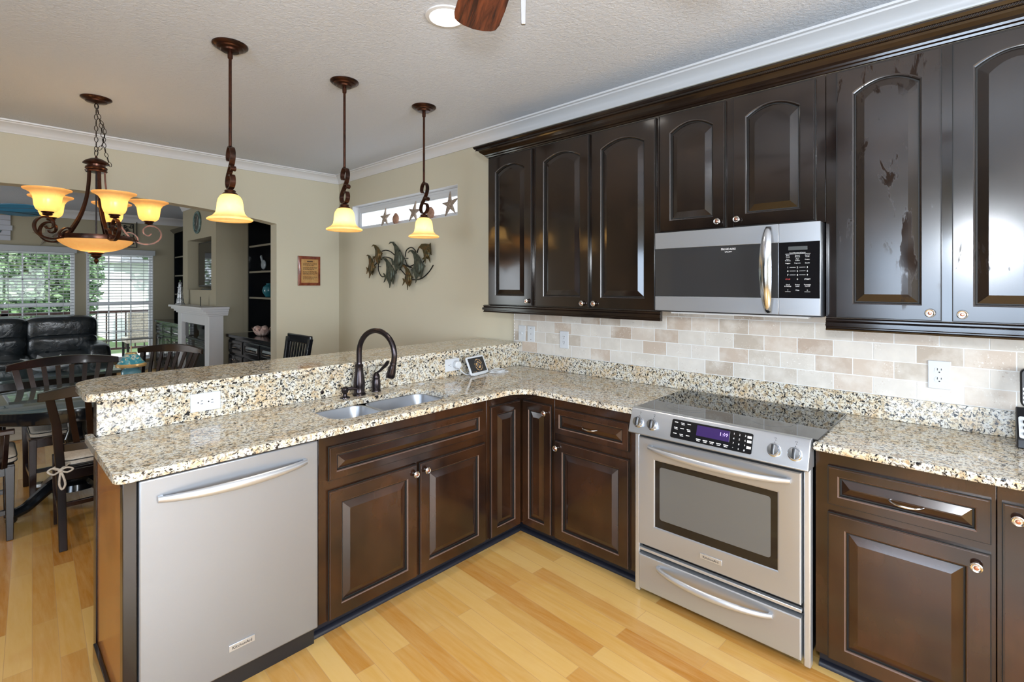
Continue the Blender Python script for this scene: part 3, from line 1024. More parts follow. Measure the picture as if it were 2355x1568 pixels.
for i, row in enumerate(('123', '456', '789', '*0#')):
    for j, ch in enumerate(row):
        b.text(ch, 0.011, fp(-0.770 + j * 0.023, 0.082 - i * 0.0195, 0.0034), (1, 0, 0), VU)
for s in (0.078, 0.060, 0.036):
    b.prism([(-0.716, s), (-0.699, s), (-0.699, s + 0.010), (-0.716, s + 0.010)], fp, 0.0031, 0.0033)
b.build('printed_keys', M['ink'], dp, smooth=False)

fr = FM('y', 2.204)
od = MB()
# oven door: steel frame around a recessed window
dx0, dx1, dz0, dz1 = -1.226, -0.522, 0.268, 0.786
wx0, wx1, wz0, wz1 = -1.142, -0.606, 0.372, 0.688
b = MB()
def ringp(x0, z0, x1, z1, d, r=0.0):
    return [fr(x0, z0, d), fr(x1, z0, d), fr(x1, z1, d), fr(x0, z1, d)]
b.loops([ringp(dx0, dz0, dx1, dz1, -0.045), ringp(dx0, dz0, dx1, dz1, -0.004), ringp(dx0 + 0.004, dz0 + 0.004, dx1 - 0.004, dz1 - 0.004, 0), ringp(wx0 - 0.008, wz0 - 0.008, wx1 + 0.008, wz1 + 0.008, 0), ringp(wx0, wz0, wx1, wz1, -0.004), ringp(wx0, wz0, wx1, wz1, -0.006)])
od = b.build('oven_door', M['steel'], t)
b = MB().prism([(wx0, wz0), (wx1, wz0), (wx1, wz1), (wx0, wz1)], fr, -0.0058, -0.0042)
wn = b.build('window_border', M['black_gloss'], od)
MB().prism(rrect(-1.118, 0.412, -0.632, 0.662, 0.012), fr, -0.0041, -0.0034).build('window_glass', M['oven_glass'], wn)
bow_handle(fr, -1.172, -0.556, 0.748, 0, od, 0.052, 0.032, sag=0.004)
bd = MB().prism([(-0.922, 0.308), (-0.826, 0.308), (-0.826, 0.331), (-0.922, 0.331)], fr, 0.0004, 0.004).build('badge', M['steel_h'], od, bevel=0.001)
MB().text('KitchenAid', 0.0155, fr(-0.874, 0.314, 0.0046), (1, 0, 0), (0, 0, 1)).build('lettering', M['black'], bd, smooth=False)
b = MB().prism([(dx0, 0.233), (dx1, 0.233), (dx1, 0.247), (dx0, 0.247)], fr, -0.030, -0.010)
b.build('vent_strip', M['steel_h'], t, bevel=0.002)
b = MB(); b.loops([ringp(dx0, 0.050, dx1, 0.217, -0.045), ringp(dx0, 0.050, dx1, 0.217, -0.004), ringp(dx0 + 0.004, 0.054, dx1 - 0.004, 0.213, 0)])
dr = b.build('warming_drawer', M['steel'], t)
bow_handle(fr, -1.128, -0.622, 0.184, 0, dr, 0.046, 0.032, sag=0.006)

# ---------------------------------------------------------------- microwave
t = thing('microwave', 'stainless steel over-the-range microwave with black control panel and curved handle', 'microwave', (-0.878, 2.63, 1.39))
mx0, mx1, mz0, mz1 = -1.2605, -0.504, 1.392, 1.7955
fm = FM('y', 2.438)
MB().box(mx0 + 0.002, 2.4565, mz0 - 0.006, mx1 - 0.001, 2.825, mz1 - 0.001).build('case', M['black'], t)
MB().box(mx0 + 0.06, 2.50, mz0 - 0.016, mx1 - 0.06, 2.80, mz0 - 0.0065).build('vent_grille', M['almond'], t)
fx0, fx1 = mx0, -0.666
d = MB().box(fx0, 2.438, mz0, fx1, 2.456, 1.466).box(fx0, 2.438, 1.712, fx1, 2.456, mz1).box(fx0, 2.442, 1.4665, fx1, 2.456, 1.7115)
d.build('door', M['steel'], t, bevel=0.0015)
md = [c for c in t.children if c.name.startswith('door')][0]
g = MB().box(fx0 + 0.003, 2.4385, 1.467, fx1 - 0.002, 2.4418, 1.711).build('door_glass', M['mw_glass'], md)
b = MB().text('FRIGIDAIRE', 0.0135, fm(-0.884, 1.690, 0.0002), (1, 0, 0), (0, 0, 1)).text('GALLERY', 0.0085, fm(-0.884, 1.679, 0.0002), (1, 0, 0), (0, 0, 1))
b.build('lettering', M['ink'], g, smooth=False)
c = MB().box(-0.6645, 2.4385, mz0, mx1, 2.456, mz1).build('control_panel', M['steel'], t, bevel=0.0015)
kp = MB().box(-0.6635, 2.4375, 1.4665, mx1 - 0.001, 2.4384, 1.7115).build('keypad', M['black_gloss'], c)
b = MB()
fk = FM('y', 2.4375)
kx = (-0.628, -0.590, -0.552)
def kt(s, sz, u, z):
    b.text(s, sz, fk(u, z, 0.0002), (1, 0, 0), (0, 0, 1))
kt('Sensor Microwave & Popcorn', 0.0052, -0.590, 1.6630)
b.prism([(-0.638, 1.6590), (-0.540, 1.6590), (-0.540, 1.6600), (-0.638, 1.6600)], fk, 0.0002, 0.0006)
for z, row in ((1.648, ('Auto Cook', 'Sensor Reheat', 'Sensor Cook')), (1.632, ('Auto Defrost', 'Melt Soften', 'Potato')), (1.617, ('Veggies', 'Popcorn', 'Snacks')), (1.520, ('Clock & Settings', 'Power Level', 'Turntable On/Off')), (1.499, ('Y', 'Pizza', 'O'))):
    for u, s in zip(kx, row):
        ws = s.split(' ', 1)
        for i, q in enumerate(ws):
            kt(q, 0.0068, u, z + (0.003 if len(ws) > 1 else 0) - i * 0.0066)
for z, row in ((1.597, '123'), (1.581, '456'), (1.564, '789')):
    for u, s in zip(kx, row):
        kt(s, 0.011, u, z)
    for u in (-0.609, -0.571):
        b.prism([(u - 0.012, z + 0.0035), (u + 0.012, z + 0.0035), (u + 0.012, z + 0.0043), (u - 0.012, z + 0.0043)], fk, 0.0002, 0.0006)
kt('0', 0.011, -0.590, 1.545); kt('START', 0.0082, -0.552, 1.546)
for u in (-0.628, -0.552):
    b.prism([(u - 0.011, 1.494), (u + 0.011, 1.494), (u + 0.011, 1.4948), (u - 0.011, 1.4948)], fk, 0.0002, 0.0006)
b.build('key_print', M['ink'], kp, smooth=False)
b = MB(); b.text('STOP', 0.0082, fk(-0.628, 1.546, 0.0002), (1, 0, 0), (0, 0, 1)); b.build('stop_key_print', M['ink_red'], kp, smooth=False)
MB().box(-0.626, 2.4366, 1.676, -0.552, 2.4374, 1.692).build('display', simple('unlit_display', (0.05, 0.055, 0.055), 0.3), kp)
# curved vertical handle
L = []
for i in range(29):
    s = i / 28 * 2 - 1
    z = 1.592 + 0.194 * s
    d_ = 0.006 + 0.050 * (1 - s * s) ** 0.7
    w2 = 0.013 + 0.013 * (1 - s * s) ** 0.8
    L.append([fm(-0.706 - w2, z, d_ - 0.002), fm(-0.706 - w2 * 0.55, z, d_ + 0.009), fm(-0.706, z, d_ + 0.012), fm(-0.706 + w2 * 0.55, z, d_ + 0.009), fm(-0.706 + w2, z, d_ - 0.002), fm(-0.706, z, d_ - 0.006)])
MB().loops(L).build('handle', M['chrome'], md, ang=70)

# ---------------------------------------------------------------- sink, faucet
t = thing('sink', 'undermount stainless double-bowl sink set in the granite counter', 'sink', (-2.28, 1.44, 0.66))


def bowl(y0, y1, zb):
    b = MB()
    def rl(ins, z, r):
        return [(x, y, z) for x, y in rrect(-2.434 + ins, y0 + ins, -2.121 - ins, y1 - ins, r, 6)]
    b.loops([rl(-0.012, 0.8842, 0.075), rl(0.0, 0.8842, 0.065), rl(0.003, 0.878, 0.063), rl(0.010, zb + 0.03, 0.06), rl(0.022, zb + 0.008, 0.052), rl(0.042, zb, 0.04), rl(0.12, zb - 0.004, 0.03)], closed_ends=False)
    cx_, cy_ = -2.2775, (y0 + y1) / 2
    k = len(b.v) - 28
    b.f.append(tuple(range(k, k + 28))); b.mi.append(0)
    o = b.build('bowl', M['sink'], t, recalc=False)
    o.modifiers.new('thickness', 'SOLIDIFY').thickness = 0.0015
    MB().lathe([(0.040, 0), (0.040, 0.003), (0.030, 0.002), (0.004, 0.0012)], (cx_, cy_, zb - 0.003), 24).build('drain', M['chrome'], o)


bowl(1.102, 1.394, 0.690)
bowl(1.418, 1.790, 0.670)

t = thing('faucet', 'dark bronze gooseneck pull-down kitchen faucet behind the sink', 'faucet', (-2.530, 1.448, 0.9145))
fxx, fyy = -2.530, 1.448
MB().lathe([(0.036, 0), (0.036, 0.006), (0.031, 0.012), (0.028, 0.018), (0.031, 0.045), (0.031, 0.075), (0.024, 0.120), (0.021, 0.150), (0.0225, 0.158), (0.0235, 0.166), (0.0165, 0.172), (0.0155, 0.180)], (fxx, fyy, 0.9145), 28).build('faucet_body', M['bronze_dk'], t)
ux_, uy_ = 0.965, 0.262
RR = 0.127
pts = [(fxx, fyy, 1.085), (fxx, fyy, 1.13)]
for i in range(25):
    a = R(180 - i * 200 / 24)
    pts.append((fxx + ux_ * (RR + RR * math.cos(a)), fyy + uy_ * (RR + RR * math.cos(a)), 1.149 + RR * math.sin(a)))
MB().tube(pts, 0.0148, 16).build('spout', M['bronze_dk'], t)
e = Vector(pts[-1]); dv = (e - Vector(pts[-2])).normalized()
sp = MB().lathe([(0.0165, 0.0), (0.0180, 0.004), (0.0165, 0.012), (0.0175, 0.016), (0.0230, 0.052), (0.0240, 0.074), (0.0215, 0.082), (0.0165, 0.084)], e - dv * 0.004, 24, dv).build('spray_head', M['bronze_dk'], t)
c0 = e + dv * 0.03 + Vector((ux_, uy_, 0)) * -0.021
MB().ball(c0, 0.006, 0.006, 0.012).build('spray_button', M['black'], sp)

t = thing('faucet_lever', 'dark bronze single-lever tap handle right of the gooseneck faucet', 'tap handle', (-2.545, 1.565, 0.9145))
MB().lathe([(0.027, 0), (0.027, 0.004), (0.023, 0.010), (0.025, 0.035), (0.023, 0.060), (0.020, 0.072), (0.0215, 0.078), (0.0205, 0.086), (0.0165, 0.098), (0.010, 0.106), (0.001, 0.110)], (-2.545, 1.565, 0.9145), 24).build('lever_base', M['bronze_dk'], t)
MB().tube([(-2.545, 1.565, 1.018), (-2.530, 1.578, 1.030), (-2.516, 1.592, 1.050), (-2.500, 1.602, 1.068), (-2.488, 1.606, 1.086)], [0.006, 0.007, 0.009, 0.0115, 0.009], 12).build('lever', M['bronze_dk'], t)

t = thing('soap_dispenser', 'squat dark bronze soap dispenser left of the gooseneck faucet', 'soap dispenser', (-2.510, 1.352, 0.9145))
MB().lathe([(0.026, 0), (0.025, 0.006), (0.012, 0.011), (0.011, 0.022), (0.016, 0.030), (0.019, 0.040), (0.018, 0.052), (0.010, 0.060), (0.001, 0.062)], (-2.510, 1.352, 0.9145), 24).build('pump_body', M['bronze_dk'], t)
MB().tube([(-2.506, 1.362, 0.962), (-2.498, 1.388, 0.964), (-2.490, 1.412, 0.957)], [0.010, 0.008, 0.006], 10).build('spout', M['bronze_dk'], t)
tag(MB().lathe([(0.022, 0), (0.022, 0.002), (0.020, 0.0028), (0.001, 0.0026)], (-2.532, 1.872, 0.9145), 24).build('hole_cover', M['almond']), 'small round flush button cap on the counter behind the right sink bowl', 'hole cover')
tag(MB().lathe([(0.010, 0), (0.010, 0.003), (0.008, 0.005), (0.001, 0.0055)], (-2.5885, 1.262, 0.948), 20, (1, 0, 0)).build('air_button', M['bronze_dk']), 'tiny dark round button on the upright granite left of the faucet', 'button')


# ---------------------------------------------------------------- wall plates
def plate_slots(b, fm_, u, z, d, horiz=False):
    def r(a, c, e, f):
        if horiz:
            a, c, e, f = c, a, f, e
        b.prism([(u + a, z + c), (u + e, z + c), (u + e, z + f), (u + a, z + f)], fm_, d, d + 0.0005)
    r(-0.0075, 0.000, -0.0052, 0.0095); r(0.0052, 0.001, 0.0075, 0.0085)
    b.prism([(u + (0.0 if not horiz else -0.010) + 0.003 * math.cos(q), z + (-0.0075 if not horiz else 0) + 0.003 * math.sin(q)) for q in [i * math.pi / 4 for i in range(8)]], fm_, d, d + 0.0005)


def outlet(label, fm_, u, z, horiz=False, decora=False, loc=None, name='outlet', group=None):
    t = thing(name, label, 'outlet', loc or fm_(u, z, 0), group)
    w2, h2 = (0.061, 0.041) if horiz else (0.038, 0.060)
    pl = MB().prism([(u - w2, z - h2), (u + w2, z - h2), (u + w2, z + h2), (u - w2, z + h2)], fm_, 0.0006, 0.0055).build('cover_plate', M['white'], t, bevel=0.0022, seg=3)
    b, s = MB(), MB()
    if decora:
        b.prism([(u - 0.034, z - 0.0165), (u + 0.034, z - 0.0165), (u + 0.034, z + 0.0165), (u - 0.034, z + 0.0165)], fm_, 0.0056, 0.0068)
        for q in (-0.021, 0.021):
            plate_slots(s, fm_, u + q, z, 0.0069, True)
        b.prism([(u - 0.006, z - 0.011), (u - 0.001, z - 0.011), (u - 0.001, z + 0.011), (u - 0.006, z + 0.011)], fm_, 0.0069, 0.0082)
        b.prism([(u + 0.001, z - 0.011), (u + 0.006, z - 0.011), (u + 0.006, z + 0.011), (u + 0.001, z + 0.011)], fm_, 0.0069, 0.0082)
    else:
        for q in (-0.0195, 0.0195):
            uu, zz = (u + q, z) if horiz else (u, z + q)
            b.prism([(uu + (0.0165 if not horiz else 0.014) * math.cos(a), zz + (0.014 if not horiz else 0.0165) * math.sin(a)) for a in [i * math.pi / 10 for i in range(20)]], fm_, 0.0056, 0.0068)
            plate_slots(s, fm_, uu, zz, 0.0069, horiz)
    b.build('receptacle', M['white'], t)
    s.build('slot', M['dark'], t)
    return t


fb = FM('x', -2.5888)
ft = FM('y', 2.8258)
outlet('white two-gang-sized horizontal outlet with test buttons on the bar riser above the dishwasher', fb, 0.708, 0.992, True, True)
outlet('white horizontal outlet on the bar riser with a charger plugged in', fb, 2.164, 0.992, True)
outlet('white upright duplex outlet on the tile, just right of the two blank switch plates', ft, -2.152, 1.139)
outlet('white upright duplex outlet on the tile between the range and the right edge', ft, -0.139, 1.138)
for label, u, kind in (('white switch plate with a small dimmer knob, leftmost plate on the tile', -2.552, 0), ('white blank plate with three screws, second plate from the left on the tile', -2.461, 1)):
    t = thing('switch_plate', label, 'switch plate', ft(u, 1.16, 0))
    MB().prism([(u - 0.035, 1.102), (u + 0.035, 1.102), (u + 0.035, 1.218), (u - 0.035, 1.218)], ft, 0.0006, 0.0055).build('cover_plate', M['almond'], t, bevel=0.002)
    o = ft(u, 1.160, 0.0056)
    if kind == 0:
        MB().lathe([(0.009, 0), (0.009, 0.008), (0.007, 0.010), (0.001, 0.0102)], o, 16, (0, -1, 0)).build('knob', M['white'], t)
    else:
        for z in (1.118, 1.160, 1.202):
            MB().lathe([(0.0028, 0), (0.0028, 0.001), (0.0005, 0.0012)], ft(u, z, 0.0056), 10, (0, -1, 0)).build('screw', M['dark'], t)

# charger, cable and smart display
t = thing('charger', 'round white plug-in charger on the outlet beside the small display', 'charger', (-2.58, 2.184, 0.992))
MB().lathe([(0.024, 0), (0.026, 0.006), (0.026, 0.030), (0.021, 0.037), (0.001, 0.038)], (-2.5815, 2.190, 0.992), 24, (1, 0, 0)).build('plug_body', M['white'], t)
cp_ = [(-2.555, 2.200, 0.968), (-2.545, 2.215, 0.945), (-2.535, 2.24, 0.925), (-2.53, 2.28, 0.9185), (-2.545, 2.35, 0.9180), (-2.55, 2.42, 0.9180), (-2.53, 2.50, 0.9180), (-2.48, 2.56, 0.9185), (-2.43, 2.54, 0.9190), (-2.45, 2.47, 0.9195), (-2.50, 2.44, 0.9250), (-2.53, 2.50, 0.9285), (-2.49, 2.55, 0.9285), (-2.44, 2.52, 0.9285), (-2.45, 2.45, 0.9250), (-2.475, 2.405, 0.9230)]
def smooth_path(P, k=6, closed=False):
    P = [Vector(p) for p in P]
    n = len(P); out = []
    rng = range(n) if closed else range(n - 1)
    for i in rng:
        if closed:
            a, b_, c, d = P[(i - 1) % n], P[i], P[(i + 1) % n], P[(i + 2) % n]
        else:
            a, b_, c, d = P[max(i - 1, 0)], P[i], P[i + 1], P[min(i + 2, n - 1)]
        for j in range(k):
            s = j / k
            out.append(0.5 * ((2 * b_) + (c - a) * s + (2 * a - 5 * b_ + 4 * c - d) * s * s + (3 * b_ - a - 3 * c + d) * s ** 3))
    if not closed:
        out.append(P[-1])
    return out
MB().tube(smooth_path(cp_), 0.0030, 8).build('cable', M['white'], t)

t = thing('smart_display', 'small white smart display tilted back on the counter under the bar', 'smart display', (-2.50, 2.36, 0.9145))
# slab leaning back, facing the camera side
C0 = Vector((-2.492, 2.335, 0.9215))
U_ = Vector((-0.176, 0.984, 0)).normalized()
Fn = Vector((0.984, 0.176, 0)).normalized()
tilt = R(24)
V_ = (Vector((0, 0, 1)) * math.cos(tilt) - Fn * math.sin(tilt))
Nn = U_.cross(V_); Nn = Nn if Nn.dot(Fn) > 0 else -Nn
fs_ = lambda a, c, d: tuple(C0 + U_ * a + V_ * c + Nn * d)
hw, hh = 0.096, 0.128
body = MB().prism(rrect(-hw, 0.0, hw, hh, 0.012), fs_, -0.010, 0.0).build('display_case', M['white'], t, bevel=0.002)
MB().prism(rrect(-hw + 0.012, 0.015, hw - 0.012, hh - 0.012, 0.004), fs_, 0.0002, 0.0010).build('screen', M['black_gloss'], body)
m, nt, p = new_mat('clock_photo_screen')
p.inputs['Roughness'].default_value = 0.1
n = noise(nt, wpos(nt), 34, 4, 0.6, 1.4)
rr0 = ramp(nt, n, [(0.38, (0.01, 0.01, 0.012)), (0.5, (0.10, 0.08, 0.07)), (0.6, (0.45, 0.25, 0.05)), (0.68, (0.08, 0.10, 0.18))])
nt.links.new(rr0.outputs[0], p.inputs['Emission Color']); p.inputs['Emission Strength'].default_value = 0.7
nt.links.new(rr0.outputs[0], p.inputs['Base Color'])
pic = MB()
for r0, r1 in ((0.036, 0.030), (0.022, 0.0)):
    L = [[fs_(0.012 + rq * 1.15 * math.cos(a), 0.064 + rq * 1.15 * math.sin(a), 0.0012) for a in [i * math.pi / 16 for i in range(33)]] for rq in (r0, max(r1, 0.0005))]
    pic.loops(L, closed_ends=False)
pic.prism([(-0.068, 0.018), (-0.030, 0.018), (-0.030, 0.022), (-0.068, 0.022)], fs_, 0.0011, 0.0014)
pic.build('screen_picture', m, body)
ft0 = [(-0.07, 0.0), (0.07, 0.0)]
b = MB()
b.prism([(-0.074, 0), (0.074, 0), (0.055, 0.062), (-0.055, 0.062)], lambda a, c, d: tuple(Vector((C0.x, C0.y, 0.9148)) + U_ * a - Fn * c + Vector((0, 0, d))), 0, 0.020)
b.build('foot', M['white'], t, bevel=0.005, seg=3)

# cordless phone at the right edge
t = thing('cordless_phone', 'black cordless phone standing in its silver keypad base at the right edge of the counter', 'phone', (0.155, 2.72, 0.9145))
b = MB()
fph = lambda a, c, d: (0.090 + d, a, c)
b.prism([(2.655, 0.9148), (2.800, 0.9148), (2.800, 1.040), (2.775, 1.050), (2.735, 1.020), (2.655, 0.950)], fph, 0, 0.13)
pb = b.build('phone_base', M['black'], t, bevel=0.004)
o3 = Vector((0.090, 2.655, 0.950)); e3 = Vector((0.090, 2.735, 1.020)) - o3; ln = e3.length; e3.normalize()
nn3 = Vector((0, -e3.z, e3.y))
fpk = lambda a, c, d: tuple(o3 + Vector((1, 0, 0)) * a + e3 * c + nn3 * d)
MB().prism(rrect(0.006, 0.004, 0.124, ln - 0.002, 0.008), fpk, 0.0005, 0.003).build('key_panel', M['almond'], pb)
b = MB()
for i in range(3):
    for j in range(3):
        b.prism(rrect(0.018 + j * 0.034, 0.014 + i * 0.028, 0.042 + j * 0.034, 0.030 + i * 0.028, 0.006), fpk, 0.0032, 0.007)
b.build('button', M['black'], pb)
b = MB().prism(rrect(0.102, -0.020, 0.156, 0.125, 0.02), lambda a, c, d: (a, 2.745 + 0.25 * c + d, 1.075 + c), 0, 0.028)
hs = b.build('handset', M['black'], t, bevel=0.006, seg=3)
b = MB()
for i in range(4):
    for j in range(3):
        b.prism(rrect(0.109 + j * 0.014, -0.005 + i * 0.016, 0.119 + j * 0.014, 0.005 + i * 0.016, 0.003), lambda a, c, d: (a, 2.745 + 0.25 * c + d, 1.075 + c), -0.003, -0.0005)
b.build('handset_key', M['almond'], hs)

# ================================================================ ceiling lights
def pendant(label, x, y):
    t = thing('pendant_lamp', label, 'pendant light', (x, y, 1.86), 'pendant lamps hanging in a row over the bar')
    MB().lathe([(0.084, 0), (0.084, -0.006), (0.078, -0.012), (0.066, -0.016), (0.062, -0.022), (0.046, -0.026), (0.042, -0.034), (0.020, -0.037), (0.001, -0.038)], (x, y, CEIL - 0.0005), 32).build('canopy', M['bronze'], t)
    MB().lathe([(0.011, 2.733), (0.013, 2.722), (0.012, 2.700), (0.0075, 2.696), (0.0075, 2.246), (0.011, 2.243), (0.001, 2.240)], (x, y, 0), 14).build('rod', M['bronze'], t)
    # S-scroll of flat iron in the XZ plane
    P = [(0.000, 2.168), (-0.018, 2.172), (-0.026, 2.192), (-0.018, 2.220), (0.004, 2.238), (0.030, 2.226), (0.040, 2.196), (0.030, 2.160), (0.002, 2.122), (-0.028, 2.086), (-0.036, 2.056), (-0.024, 2.032), (0.000, 2.024), (0.030, 2.034), (0.042, 2.062), (0.030, 2.090), (0.006, 2.088)]
    b = MB().tube(smooth_path([(x + a, y, z) for a, z in P], 5), 1.0, flat=(0.026, 0.0065), up=(0, 1, 0))
    Q = [(0.008, 2.128), (0.026, 2.136), (0.044, 2.130), (0.048, 2.118), (0.036, 2.112)]
    b.tube(smooth_path([(x + a, y, z) for a, z in Q], 4), 1.0, flat=(0.026, 0.0055), up=(0, 1, 0))
    b.build('scroll', M['bronze'], t)
    MB().lathe([(0.006, 2.030), (0.010, 2.020), (0.024, 2.016), (0.027, 2.010), (0.024, 2.004), (0.033, 2.000), (0.036, 1.994), (0.032, 1.990), (0.012, 1.988)], (x, y, 0), 28).build('shade_cap', M['bronze'], t)
    pr = [(0.034, 1.9935), (0.046, 1.985), (0.056, 1.968), (0.0605, 1.945), (0.0625, 1.918), (0.067, 1.898), (0.080, 1.882), (0.098, 1.872), (0.106, 1.867), (0.1065, 1.861), (0.101, 1.8575), (0.092, 1.864)]
    s = MB().lathe(pr, (x, y, 0), 40, caps=False).build('glass_shade', M['shade_p'], t, ang=80, recalc=False)
    MB().ball((x, y, 1.935), 0.024, 0.024, 0.030).build('bulb', M['bulb'], t)
    lamp('POINT', 'pendant_bulb_light', (x, y, 1.915), 1.7, (1.0, 0.74, 0.42), radius=0.030)
    return t


pendant('bronze pendant lamp with lit amber bell shade, nearest of the three over the bar', -2.85, 0.893)
pendant('bronze pendant lamp with lit amber bell shade, middle of the three over the bar', -2.85, 1.532)
pendant('bronze pendant lamp with lit amber bell shade, farthest, before the narrow window', -2.85, 2.130)

# chandelier
hx, hy = -4.313, 0.535
t = thing('chandelier', 'bronze five-arm chandelier with amber glass shades hanging over the dining table', 'chandelier', (hx, hy, 1.66))
MB().lathe([(0.085, 0), (0.085, -0.006), (0.075, -0.013), (0.062, -0.017), (0.058, -0.026), (0.040, -0.030), (0.012, -0.034), (0.001, -0.036)], (hx, hy, CEIL - 0.0005), 32).build('canopy', M['bronze'], t)
ch = MB()


def chain(b, pts, r=0.0018, L=0.030, wd=0.008):
    P = smooth_path(pts, 12)
    acc, i, k = 0, 0, 0
    seg = []
    for a, c in zip(P, P[1:]):
        acc += (c - a).length
        if acc >= L * 0.78:
            seg.append(c); acc = 0
    prev = P[0]
    for c in seg:
        d = (c - prev).normalized(); mid = (c + prev) / 2
        s = d.cross(Vector((0, 1, 0) if k % 2 else (1, 0.3, 0)))
        s = s.normalized() if s.length > 0.01 else Vector((1, 0, 0))
        ring = [mid + d * (L / 2 * math.cos(q)) + s * (wd * math.sin(q)) for q in [j * math.pi / 6 for j in range(12)]]
        b.tube(ring, r, 5, closed=True)
        prev = c; k += 1


chain(ch, [(hx, hy, 2.735), (hx - 0.004, hy, 2.60), (hx, hy, 2.46), (hx, hy, 2.41)], 0.0022, 0.036, 0.010)
chain(ch, [(hx + 0.003, hy, 2.735), (hx + 0.02, hy + 0.02, 2.60), (hx + 0.032, hy + 0.032, 2.50), (hx + 0.045, hy + 0.045, 2.40), (hx + 0.066, hy + 0.066, 2.315)], 0.0020, 0.034, 0.010)
chain(ch, [(hx + 0.02, hy + 0.02, 2.62), (hx + 0.036, hy + 0.040, 2.56), (hx + 0.030, hy + 0.034, 2.48), (hx + 0.010, hy + 0.01, 2.42)], 0.0018, 0.034, 0.009)
ch.tube([(hx + 0.020 * math.cos(q), hy + 0.006 * math.cos(q), 2.405 + 0.021 * math.sin(q)) for q in [j * math.pi / 8 for j in range(16)]], 0.0028, 6, closed=True)
ch.build('chain', M['bronze_dk'], t)
MB().lathe([(0.005, 2.385), (0.008, 2.372), (0.030, 2.366), (0.056, 2.352), (0.070, 2.338), (0.072, 2.332), (0.050, 2.326), (0.048, 2.314), (0.058, 2.310), (0.060, 2.300), (0.054, 2.292), (0.060, 2.286), (0.056, 2.276), (0.010, 2.274)], (hx, hy, 0), 36).build('hub_top', M['bronze'], t)
MB().lathe([(0.005, 2.28), (0.005, 1.84)], (hx, hy, 0), 10).build('center_rod', M['bronze_dk'], t)
MB().lathe([(0.192, 1.852), (0.206, 1.850), (0.208, 1.836), (0.206, 1.822), (0.192, 1.820)], (hx, hy, 0), 56).build('bowl_rim', M['bronze'], t)
MB().lathe([(0.200, 1.824), (0.190, 1.806), (0.165, 1.786), (0.125, 1.764), (0.08, 1.750), (0.03, 1.742), (0.002, 1.740)], (hx, hy, 0), 48, caps=False).build('glass_bowl', M['shade_c'], t, ang=80, recalc=False)
MB().lathe([(0.002, 1.742), (0.040, 1.741), (0.044, 1.736), (0.026, 1.726), (0.030, 1.718), (0.016, 1.706), (0.006, 1.700), (0.013, 1.692), (0.014, 1.684), (0.006, 1.672), (0.001, 1.662)], (hx, hy, 0), 24).build('finial', M['bronze'], t)
lamp('POINT', 'chandelier_bowl_light', (hx, hy, 1.80), 1.6, (1.0, 0.72, 0.40), radius=0.05)
fwd = Vector((-math.sin(0.7551), math.cos(0.7551), 0)); rgt = Vector((math.cos(0.7551), math.sin(0.7551), 0))
for k in range(5):
    a = R(50 + 72 * k)
    dv = fwd * math.cos(a) + rgt * math.sin(a)
    sd = Vector((-dv.y, dv.x, 0))
    P = [(0.044, 2.285), (0.048, 2.20), (0.062, 2.10), (0.092, 2.00), (0.135, 1.915), (0.185, 1.845), (0.245, 1.812), (0.305, 1.816), (0.347, 1.850), (0.354, 1.895), (0.327, 1.932), (0.285, 1.940), (0.255, 1.916), (0.256, 1.884), (0.282, 1.870), (0.300, 1.886)]
    b = MB().tube(smooth_path([Vector((hx, hy, z)) + dv * r for r, z in P], 5), [1.0] * 55 + [0.9] * 10 + [0.8] * 11, flat=(0.020, 0.010), up=sd)
    Q = [(0.150, 1.880), (0.178, 1.886), (0.205, 1.872), (0.222, 1.846), (0.216, 1.824), (0.200, 1.822)]
    b.tube(smooth_path([Vector((hx, hy, z)) + dv * r for r, z in Q], 4), 1.0, flat=(0.016, 0.008), up=sd)
    b.ball(tuple(Vector((hx, hy, 1.828)) + dv * 0.214), 0.013)
    arm = b.build('arm', M['bronze'], t)
    c = Vector((hx, hy, 0)) + dv * 0.285
    MB().lathe([(0.006, 1.938), (0.006, 1.948), (0.020, 1.951), (0.026, 1.957), (0.022, 1.963), (0.030, 1.968), (0.032, 1.974), (0.010, 1.976)], c, 24).build('shade_cup', M['bronze'], arm)
    MB().lathe([(0.020, 1.972), (0.040, 1.975), (0.055, 1.988), (0.063, 2.010), (0.066, 2.040), (0.070, 2.066), (0.082, 2.086), (0.100, 2.098), (0.115, 2.105), (0.116, 2.112), (0.106, 2.110)], c, 36, caps=False).build('glass_shade', M['shade_c'], arm, ang=80, recalc=False)
    MB().ball((c.x, c.y, 2.022), 0.020, 0.020, 0.028).build('bulb', M['bulb'], arm)
    lamp('POINT', 'chandelier_bulb_light', (c.x, c.y, 2.045), 0.9, (1.0, 0.70, 0.36), radius=0.028)

# recessed light
t = thing('recessed_light', 'round lit recessed ceiling light partly hidden behind the fan blade', 'recessed light', (-1.815, 1.485, CEIL))
MB().lathe([(0.098, -0.0005), (0.096, -0.006), (0.080, -0.009), (0.076, -0.006), (0.074, -0.0008)], (-1.815, 1.485, CEIL), 40, caps=False).build('trim_ring', M['trimw'], t)
MB().lathe([(0.0755, -0.003), (0.060, -0.0055), (0.001, -0.007)], (-1.815, 1.485, CEIL), 32, caps=False).build('lens', M['can'], t)

for x_, y_, e_ in ((-1.815, 1.485, 14), (-1.2, -0.9, 14), (-3.9, -0.9, 22), (-4.2, 1.9, 10), (0.9, 1.2, 12)):
    l_ = lamp('SPOT', 'recessed_lamp_beam', (x_, y_, CEIL - 0.012), e_ * 2.7, (1.0, 0.90, 0.76), radius=0.07)  # first beam belongs to the recessed light, the rest are added fill
    l_.data.spot_size = R(130); l_.data.spot_blend = 0.8

